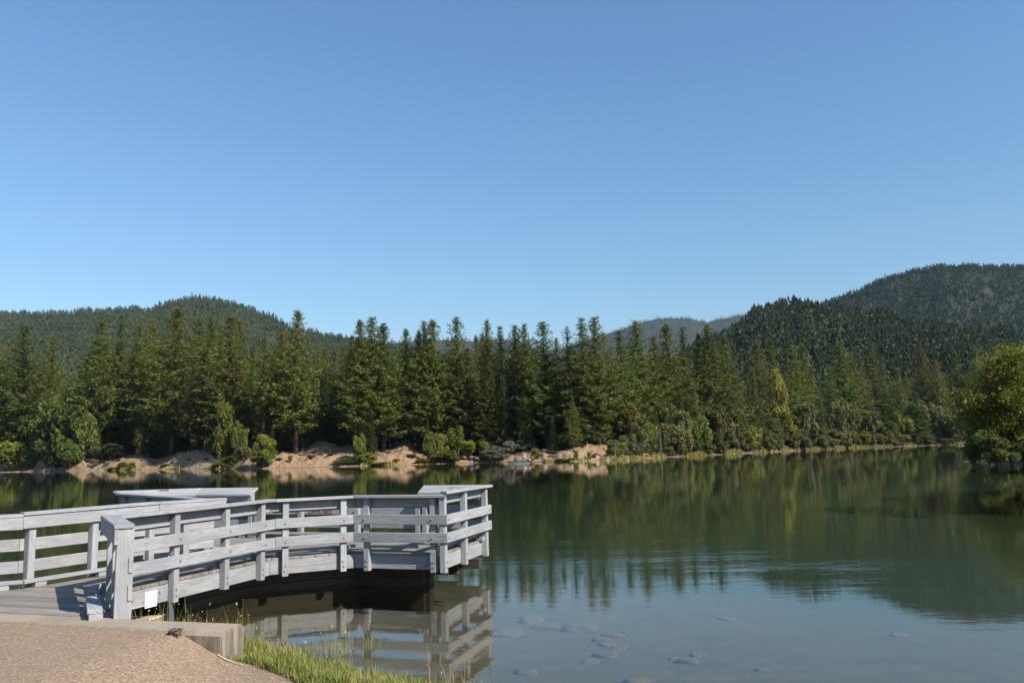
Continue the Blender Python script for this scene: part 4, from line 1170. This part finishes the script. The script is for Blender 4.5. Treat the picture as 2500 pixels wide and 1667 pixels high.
put_leafy(643, 1062, 62, 0.6, 'leafy', 'bright green cone-shaped bush standing at the water, reflected below', 'bush', name='bush')
put_leafy(643, 1095, 78, 0.8, 'leaf', 'wide lower skirt bush around the bright cone-shaped one', 'bush', name='bush')
put_leafy(878, 1060, 40, 2, 'leafy', 'light green sapling left of the young bushy fir on the bank')
put_leafy(895, 1105, 50, 1.2, 'leafy', 'yellow-green bush below the young bushy fir at the water', 'bush', name='bush')
put_leafy(845, 1120, 70, 1.5, 'leaf', 'dark low bush in shadow left of the young fir at the water', 'bush', name='bush')
put_leafy(935, 1133, 60, .8, 'leafy', 'low yellowish plants along the foot of the flat gravel shelf', 'bush', name='bush')
put_leafy(1050, 1055, 40, 3, 'leaf', 'slim grey-green sapling left of the large yellow-green shrub')
put_leafy(1078, 1060, 48, 3.5, 'leafy', 'middle yellow-green sapling of the centre thicket')
put_leafy(1118, 1042, 62, 5, 'leafy', 'largest bright yellow-green shrub of the centre thicket')
put_leafy(1145, 1075, 50, 3, 'leafy', 'right-hand yellow-green shrub of the centre thicket', 'bush', name='bush')
put_leafy(1090, 1100, 90, 1.2, 'leaf', 'dark low greenery at the water under the centre thicket', 'bush', name='bush')
put_leafy(1030, 1120, 55, .8, 'leafy', 'low bright grass-like bush right of the flat gravel shelf', 'bush', name='bush')
put_leafy(1183, 1078, 34, 2, 'leafy', 'narrow green shrub at the left end of the grey brush', 'bush', name='bush')
put_leafy(1215, 1085, 62, 3, 'greyscrub', 'left clump of leafless grey brush behind the boat', 'bush', name='brush')
put_leafy(1245, 1078, 60, 6, 'greyscrub', 'middle clump of leafless grey brush behind the boat', 'bush', name='brush')
put_leafy(1285, 1072, 62, 9, 'greyscrub', 'right clump of grey brush on the bank top right of the boat', 'bush', name='brush')
put_leafy(1205, 1098, 80, 1.4, 'greyscrub', 'low grey brush at the water left of the boat', 'bush', name='brush')
put_leafy(1306, 1094, 28, 1.6, 'leafy', 'single green bush on the bank right behind the boat motor', 'bush', name='bush')
put_leafy(1438, 1102, 16, 1.5, 'leafy', 'tiny green bush on the right gravel slope', 'bush', name='bush')
put_leafy(1380, 1124, 60, .6, 'leafy', 'yellow-green plants at the foot of the right gravel slope', 'bush', name='bush')
put_leafy(1508, 1075, 50, 3, 'scrub', 'olive bush at the right end of the gravel slope', 'bush', name='bush')
put_leafy(1540, 985, 70, 7, 'cedar', 'brownish-green dome-shaped tree under the very dark fir')
put_leafy(1538, 1060, 62, 3, 'scrub', 'grey-green bush below the brownish dome-shaped tree', 'bush', name='bush')
put_leafy(1905, 905, 60, 14, 'leafy', 'bright yellow-green leafy tree among the dark pines of the right shore')
rl = random.Random(33)
px = 190
while px < 1490:
    if not (1225 < px < 1300):
        put_leafy(px, 1149-(px-190)*.0185-rl.uniform(12, 30), rl.uniform(14, 30), rl.uniform(.5, 5), rl.choice(['scrub', 'leafy', 'scrub', 'cedar']),
              'small scrubby weed clump growing on the gravel bank', 'bush', 'weed clumps on the gravel bank', 'bush')
    px += rl.uniform(22, 60)
rl = random.Random(21)
px = 1560
while px < 2350:
    big = rl.random() < .6
    put_leafy(px, rl.uniform(975, 1035) if big else rl.uniform(1035, 1065), rl.uniform(48, 78), rl.uniform(1.5, 8), rl.choice(['leafy', 'scrub', 'leaf', 'scrub', 'pine', 'cedar']),
              'rounded olive and yellow-green tree in the thicket along the right shore', 'tree', 'thicket trees along the right shore')
    px += rl.uniform(14, 26)
px = 1500
while px < 2340:
    put_leafy(px, np.interp(px, [1500, 1700, 2340], [1090, 1078, 1062])+rl.uniform(-8, 8), rl.uniform(26, 50), rl.uniform(.6, 2.5), rl.choice(['scrub', 'cedar', 'leafy', 'scrub']),
              'low shrub at the feet of the right shore trees', 'bush', 'low shrubs along the right shore', 'bush')
    px += rl.uniform(24, 44)
# shade under the left tree rows: undergrowth
px = 190
while px < 1480:
    put_leafy(px, np.interp(px, [190, 600, 900, 1500], [1075, 1062, 1068, 1068])+rl.uniform(-12, 14), rl.uniform(30, 60), rl.uniform(20, 34), rl.choice(['pine', 'fir', 'scrub', 'fir']),
              'dark undergrowth bush between the trunks behind the gravel bank', 'bush', 'undergrowth between the trunks', 'bush')
    px += rl.uniform(18, 34)

# the big yellow willow on the right point, and its neighbours
wx = col_x(2500, 57)
wl = empty('willow_tree', (wx, 57, .35), .4)
tag(wl, 'large yellow-green willow close by on the point at the right picture edge', 'willow tree')
cm = willow_mesh(91, 9.6, 8.1, 100000, .115, M['willow'])
link('crown', cm, wl); link('trunk', limbs_mesh(5, 9, 8.5, .22, M['bark'], 9), wl)
wl2 = empty('willow_tree', (wx+7.5, 60, .35), 1.4)
tag(wl2, 'second yellow willow behind the large one, mostly outside the right edge', 'willow tree')
link('crown', cm, wl2); link('trunk', limbs_mesh(6, 9, 8.5, .22, M['bark'], 7), wl2); wl2.scale = (1.0, 1.0, .93)
for k, (px, yt, wp, dd, mt, lab) in enumerate(((2408, 1052, 90, 55, 'pine', 'dark green bush under the left side of the large yellow willow'), (2436, 1070, 90, 54, 'pine', 'darkest bush at the water below the large yellow willow'),
  (2462, 1040, 120, 58, 'pine', 'tall dark bush filling the space under the willow crown'), (2425, 1000, 100, 59.5, 'scrub', 'drooping olive foliage at the lower left of the willow crown'),
                                (2385, 1050, 70, 57, 'scrub', 'olive bush at the tip of the right point'), (2505, 1050, 120, 56, 'pine', 'dark bush at the right edge under the willow'))):
    put_leafy(px, yt, wp, 0, mt, lab, 'bush', name='bush', d=dd, gz=.1)
# bare snags
for k, (px, yt, off, lab) in enumerate(((1802, 1060, 1.0, 'thin pale bare snag standing at the water on the right shore'), (1612, 1040, 1.2, 'crooked thin snag beneath the young shoreline firs'), (1500, 1082, .3, 'dead upright stick at the right end of the gravel slope'))):
    d = float(shore_d(px))+off; z0 = 0; H = row_z(px, yt, d)
    bm = bmesh.new(); tube(bm, [(0, 0, -.5), (.1, 0, H*.4), (.05, .05, H*.7), (.2, 0, H)], [.09, .08, .06, .02], 6)
    tube(bm, [(.08, 0, H*.5), (.6, .1, H*.62)], [.04, .01], 4); tube(bm, [(.08, 0, H*.7), (-.5, .1, H*.85)], [.035, .01], 4)
    me = bpy.data.meshes.new('dead_snag'); bm.to_mesh(me); bm.free(); me.materials.append(M['greybark'])
    o = link('dead_snag', me); o.location = (col_x(px, d), d, z0); tag(o, lab, 'dead tree')
# fallen branches on the right gravel slope
d = float(shore_d(1466))+1.6
bm = bmesh.new(); L = 1.6
tube(bm, [(-L*.6, 0, .95), (0, -.2, .45), (L*.6, -.3, .05)], [.10, .12, .08], 6); tube(bm, [(-.3, 0, .75), (-.9, .2, .9)], [.06, .02], 5); tube(bm, [(.1, -.1, .4), (.9, .3, .45)], [.06, .02], 5)
me = bpy.data.meshes.new('fallen_log'); bm.to_mesh(me); bm.free(); me.materials.append(M['under'])
o = link('fallen_log', me); o.location = (col_x(1466, d), d, .25); tag(o, 'dark fallen log lying down the right gravel slope to the water', 'log')

# waterside grass on the far shore, and pale cobbles on the mounds
rg = np.random.default_rng(8); pts = []
for _ in range(30000):
    px = rg.uniform(1490, 2360); s = rg.uniform(-.3, 2.6)
    d = float(np.interp(px, SHP[:, 0], SHP[:, 1]))+s; pts.append((px, d, s))
for lo, hi, n in ((870, 1060, 2500), (255, 330, 600), (1180, 1290, 900), (1320, 1480, 900), (500, 600, 700), (400, 440, 300)):
    for _ in range(n):
        px = rg.uniform(lo, hi); s = rg.uniform(-.2, 1.1); pts.append((px, float(np.interp(px, SHP[:, 0], SHP[:, 1]))+s, s))
pts = np.array(pts); keep = fbm(pts[:, 0]*.06, pts[:, 2]*.2, 3) > .40; pts = pts[keep]
sx = np.array([col_x(p, 1.0) for p in pts[:, 0]])
P = np.stack([sx*pts[:, 1], pts[:, 1], np.maximum(bank_h(pts[:, 0], pts[:, 2]), -.1)], -1)
me = blades('waterside_grass', P, .25, .75, .10, M['shoregrass'], 4, .5, .6)
tag(link('waterside_grass', me), 'yellow-green grass fringe along the far waterline', 'grass', kind='stuff')
P = np.stack([rg.uniform(35.5, 60, 4200), rg.uniform(51.3, 54.5, 4200), np.full(4200, .02)], -1)
me = blades('reeds', P, .4, .95, .03, M['reed'], 6, .4, .8)
tag(link('reeds', me), 'rusty orange reeds at the water below the large willow', 'reeds', kind='stuff')
cob = []
for pc, w_, n in ((250, 16, 130), (425, 30, 90), (500, 20, 200), (700, 60, 60), (960, 25, 25), (1400, 60, 120), (1460, 20, 60)):
    for _ in range(n):
        px = rg.normal(pc, w_); s = abs(rg.normal(0, 2.6))+.1; cob.append((px, s))
cob = np.array(cob); n = len(cob); dd = shore_d(cob[:, 0])+cob[:, 1]; sx = np.array([col_x(p, 1.0) for p in cob[:, 0]])
c = np.stack([sx*dd, dd, bank_h(cob[:, 0], cob[:, 1])], -1)
o8_ = np.array([(1, 0, 0), (0, 1, 0), (-1, 0, 0), (0, -1, 0), (0, 0, .8), (0, 0, -.8)], float)
V = c[:, None, :]+o8_[None]*rg.uniform(.05, .11, (n, 1, 1))*rg.choice([1, 1, 1, 2], (n, 1, 1))*rg.uniform(.7, 1.3, (n, 6, 1))
f8 = np.array([(0, 1, 4), (1, 2, 4), (2, 3, 4), (3, 0, 4), (1, 0, 5), (2, 1, 5), (3, 2, 5), (0, 3, 5)])
F = (np.arange(n)[:, None, None]*6+f8[None]).reshape(-1, 3)
tag(link('cobbles', np_mesh('cobbles', V.reshape(-1, 3), F, M['cobble'])), 'pale cobbles strewn over the gravel mounds of the far bank', 'stones', kind='stuff')
# ------------------------------------------------------------------ fishing boat with two people
BD = 119.0; bx = col_x(1266, BD)
boat = empty('fishing_boat', (bx, BD, 0), R(3)); tag(boat, 'small grey-green flat fishing boat with two people, close to the gravel bank', 'boat')
def hull_bm(inset, zb, zt, thick):
    bm = bmesh.new(); rings = []
    for f in np.linspace(0, 1, 14):      # f 0 = stern (right), 1 = bow (left)
        x = 1.52-f*3.05; wd = .66*(1-max(0, f-.55)**1.7*2.6); wd = max(wd, .13)-inset
        rise = .34*max(0, f-.62)**1.5
        top = zt+.10*f**2
        bot = zb+rise
        rings.append([(x, -wd, top), (x, -wd*.86, bot), (x, 0, bot-.02), (x, wd*.86, bot), (x, wd, top)])
    vr = [[bm.verts.new(p) for p in r_] for r_ in rings]
    for a, b_ in zip(vr, vr[1:]):
        for k in range(4): bm.faces.new((a[k], a[k+1], b_[k+1], b_[k]))
    bm.faces.new(vr[0]); bm.faces.new(vr[-1][::-1])
    return bm, rings
bm, rg_ = hull_bm(0, -.12, .30, .03)
hl = bm_obj('hull', bm, M['hull'], boat, (1, 0, 0), 1, 0)
bm, r2_ = hull_bm(.04, -.02, .305, .03)
bm_obj('inner_floor', bm, M['hullin'], boat, (1, 0, 0), 1, 0)
bm = bmesh.new()
for sgn in (0, 4): tube(bm, [r_[sgn] for r_ in rg_], [.022]*14, 6)
bm_obj('gunwale', bm, M['black'], boat, (1, 0, 0), 1, 0)
for x in (.75, -.55):
    bm = bmesh.new(); hexa(bm, [(x-.13, -.58, .20), (x+.13, -.58, .20), (x+.13, .58, .20), (x-.13, .58, .20)], [(x-.13, -.58, .245), (x+.13, -.58, .245), (x+.13, .58, .245), (x-.13, .58, .245)])
    bm_obj('seat', bm, M['hullin'], boat, (0, 1, 0), 1, 0)
mot = empty('outboard_motor', (bx+1.60, BD+.05, 0), R(3)); tag(mot, 'black and white outboard motor clamped on the boat stern', 'motor')
bm = bmesh.new(); hexa(bm, [(-.10, -.11, .30), (.16, -.11, .30), (.16, .11, .30), (-.10, .11, .30)], [(-.06, -.08, .55), (.11, -.08, .58), (.11, .08, .58), (-.06, .08, .55)]); bm_obj('cowling', bm, M['black'], mot, (1, 0, 0), 1, .03)
bm = bmesh.new(); hexa(bm, [(-.11, -.12, .50), (.17, -.12, .50), (.17, .12, .50), (-.11, .12, .50)], [(-.05, -.09, .60), (.10, -.09, .63), (.10, .09, .63), (-.05, .09, .60)]); bm_obj('cowling_top', bm, M['white'], mot, (1, 0, 0), 1, .02)
bm = bmesh.new(); tube(bm, [(.05, 0, .32), (.06, 0, -.1), (.07, 0, -.45)], [.06, .05, .04], 8); tube(bm, [(-.05, 0, .44), (-.45, -.05, .50)], [.02, .018], 6); bm_obj('leg', bm, M['black'], mot, (1, 0, 0), 1, 0)
def person(name, loc, rz, joints_extra, label, mats, cap):
    """seated figure, built from one skinned skeleton, facing +x; z = 0 at the seat"""
    V = []; E = []; Rr = []
    def add(p, r_, par=None):
        V.append(p); Rr.append(r_)
        if par is not None: E.append((par, len(V)-1))
        return len(V)-1
    lean = joints_extra['lean']
    pel = add((0, 0, .10), .145); wst = add((lean*.25, 0, .28), .125, pel); ch = add((lean*.7, 0, .47), .15, wst)
    nk = add((lean*.95, 0, .60), .06, ch); hb = add((lean*1.05+.01, 0, .68), .075, nk); hd = add((lean*1.1+.02, 0, .77), .10, hb); ht = add((lean*1.1+.01, 0, .84), .075, hd)
    for s in (-1, 1):
        hip = add((.06, s*.10, .09), .095, pel); kn = add((.44, s*.14, .12), .07, hip); an = add((.50, s*.14, -.22), .045, kn); ft = add((.64, s*.15, -.25), .04, an)
        sh = add((lean*.85, s*.19, .53), .065, ch); el = add(tuple(joints_extra['el'][0 if s < 0 else 1]), .047, sh); wr = add(tuple(joints_extra['wr'][0 if s < 0 else 1]), .032, el)
        w_ = Vector(V[wr]); d = (w_-Vector(V[el])).normalized(); pm = add(tuple(w_+d*.07), .036, wr)
        up = Vector((0, 0, 1)); sd = d.cross(up).normalized()
        for k, (o_, L) in enumerate(((-.030, .075), (-.010, .085), (.010, .080), (.030, .062))):
            f1 = add(tuple(w_+d*(.09+L*.4)+sd*o_), .010, pm); add(tuple(w_+d*(.09+L*.8)+sd*o_-up*.03), .009, f1)
        t1 = add(tuple(w_+d*.05+sd*(-.045*s)+up*.01), .011, wr); add(tuple(w_+d*.09+sd*(-.055*s)), .010, t1)
    me = bpy.data.meshes.new('tmp'); me.from_pydata(V, E, []); me.update()
    o = bpy.data.objects.new('tmp', me); COL.objects.link(o)
    md = o.modifiers.new('skin', 'SKIN')
    for i, r_ in enumerate(Rr): me.skin_vertices[0].data[i].radius = (r_, r_)
    me.skin_vertices[0].data[0].use_root = True
    sb = o.modifiers.new('sub', 'SUBSURF'); sb.levels = 1; sb.render_levels = 1
    dg = bpy.context.evaluated_depsgraph_get(); nm = bpy.data.meshes.new_from_object(o.evaluated_get(dg))
    bpy.data.objects.remove(o)
    nm.name = 'person'; nm.materials.clear()
    for m_ in mats: nm.materials.append(M[m_])
    W1, W2 = Vector(V[4]), Vector((0, 0, 0))
    wrs = [Vector(joints_extra['wr'][0]), Vector(joints_extra['wr'][1])]
    for f in nm.polygons:
        c = f.center
        f.use_smooth = True
        if c.z > .61 and abs(c.y) < .16: f.material_index = 0
        elif min((c-q).length for q in wrs) < .16 and min((c-Vector(e)).length for e in joints_extra['el']) > .12: f.material_index = 0
        elif c.z > .17 or abs(c.x) < .02: f.material_index = 1
        else: f.material_index = 2
    p = bpy.data.objects.new('person', nm); COL.objects.link(p); p.location = (loc[0], loc[1], loc[2]+.10); p.scale = (1.1, 1.1, 1.1); p.rotation_euler = (0, 0, rz)
    tag(p, label, 'person')
    hx = lean*1.1+.02
    bm = bmesh.new(); bmesh.ops.create_uvsphere(bm, u_segments=14, v_segments=8, radius=.108, matrix=Matrix.Translation((hx-.005, 0, .795)))
    for v_ in bm.verts: v_.co.z = max(v_.co.z, .80)
    hexa(bm, [(hx+.05, -.07, .80), (hx+.18, -.05, .79), (hx+.18, .05, .79), (hx+.05, .07, .80)], [(hx+.05, -.07, .812), (hx+.18, -.05, .80), (hx+.18, .05, .80), (hx+.05, .07, .812)])
    bm_obj('cap', bm, M[cap], p, (1, 0, 0), 1, 0)
    # face: nose and eyes
    bm = bmesh.new(); bmesh.ops.create_cone(bm, cap_ends=True, segments=5, radius1=.018, radius2=.006, depth=.04, matrix=Matrix.Translation((hx+.10, 0, .735)) @ Matrix.Rotation(R(20), 4, 'Y'))
    bm_obj('nose', bm, M['skin'], p, (1, 0, 0), 1, 0)
    bm = bmesh.new()
    for s in (-.032, .032): bmesh.ops.create_icosphere(bm, subdivisions=1, radius=.011, matrix=Matrix.Translation((hx+.088, s, .765)))
    bm_obj('eyes', bm, M['black'], p, (1, 0, 0), 1, 0)
    return p
person('person', (bx-.55, BD, .25), R(-12), {'lean': -.10, 'el': [(.10, -.27, .33), (.08, .26, .33)], 'wr': [(.34, -.18, .30), (.32, .16, .34)]},
       'person in a dark navy jacket sitting near the bow of the small boat', ('skin', 'jacket', 'jeans'), 'jacket')
person('person', (bx+.72, BD, .25), R(200), {'lean': .02, 'el': [(.05, -.25, .31), (-.14, .28, .33)], 'wr': [(.30, -.16, .28), (-.38, .30, .28)]},
       'person in a pale shirt and maroon cap sitting at the stern of the small boat', ('skin', 'shirt', 'jeans'), 'cap')
for (x0, x1, z1, lab) in ((-.2, .5, 1.05, 'thin fishing rod held over the middle of the boat by the person in navy'), (.42, -.35, .95, 'thin fishing rod held by the person in the pale shirt')):
    bm = bmesh.new(); tube(bm, [(x0, -.1, .55), ((x0+x1)/2, -.5, .55+(z1-.55)*.55), (x1, -1.0, z1)], [.012, .008, .004], 5)
    o = bm_obj('fishing_rod', bm, M['black'], None, (1, 0, 0), 1, 0); o.location = (bx, BD, 0); tag(o, lab, 'fishing rod')

# ------------------------------------------------------------------ air
hz = np_mesh('haze', [(x, y, z) for z in (-31, 900) for y in (-200, 5600) for x in (-6500, 6500)],
             [(0, 2, 3, 1), (4, 5, 7, 6), (0, 1, 5, 4), (2, 6, 7, 3), (0, 4, 6, 2), (1, 3, 7, 5)])
m = bpy.data.materials.new('haze'); m.use_nodes = True
m.node_tree.nodes.remove(m.node_tree.nodes['Principled BSDF'])
pv = m.node_tree.nodes.new('ShaderNodeVolumePrincipled'); pv.inputs['Color'].default_value = (.42, .63, 1.0, 1); pv.inputs['Density'].default_value = HAZE
pv.inputs['Anisotropy'].default_value = 0.0
m.node_tree.links.new(pv.outputs[0], m.node_tree.nodes['Material Output'].inputs['Volume'])
hz.materials.append(m); tag(link('haze', hz), kind='stuff')
cy.volume_bounces = 0
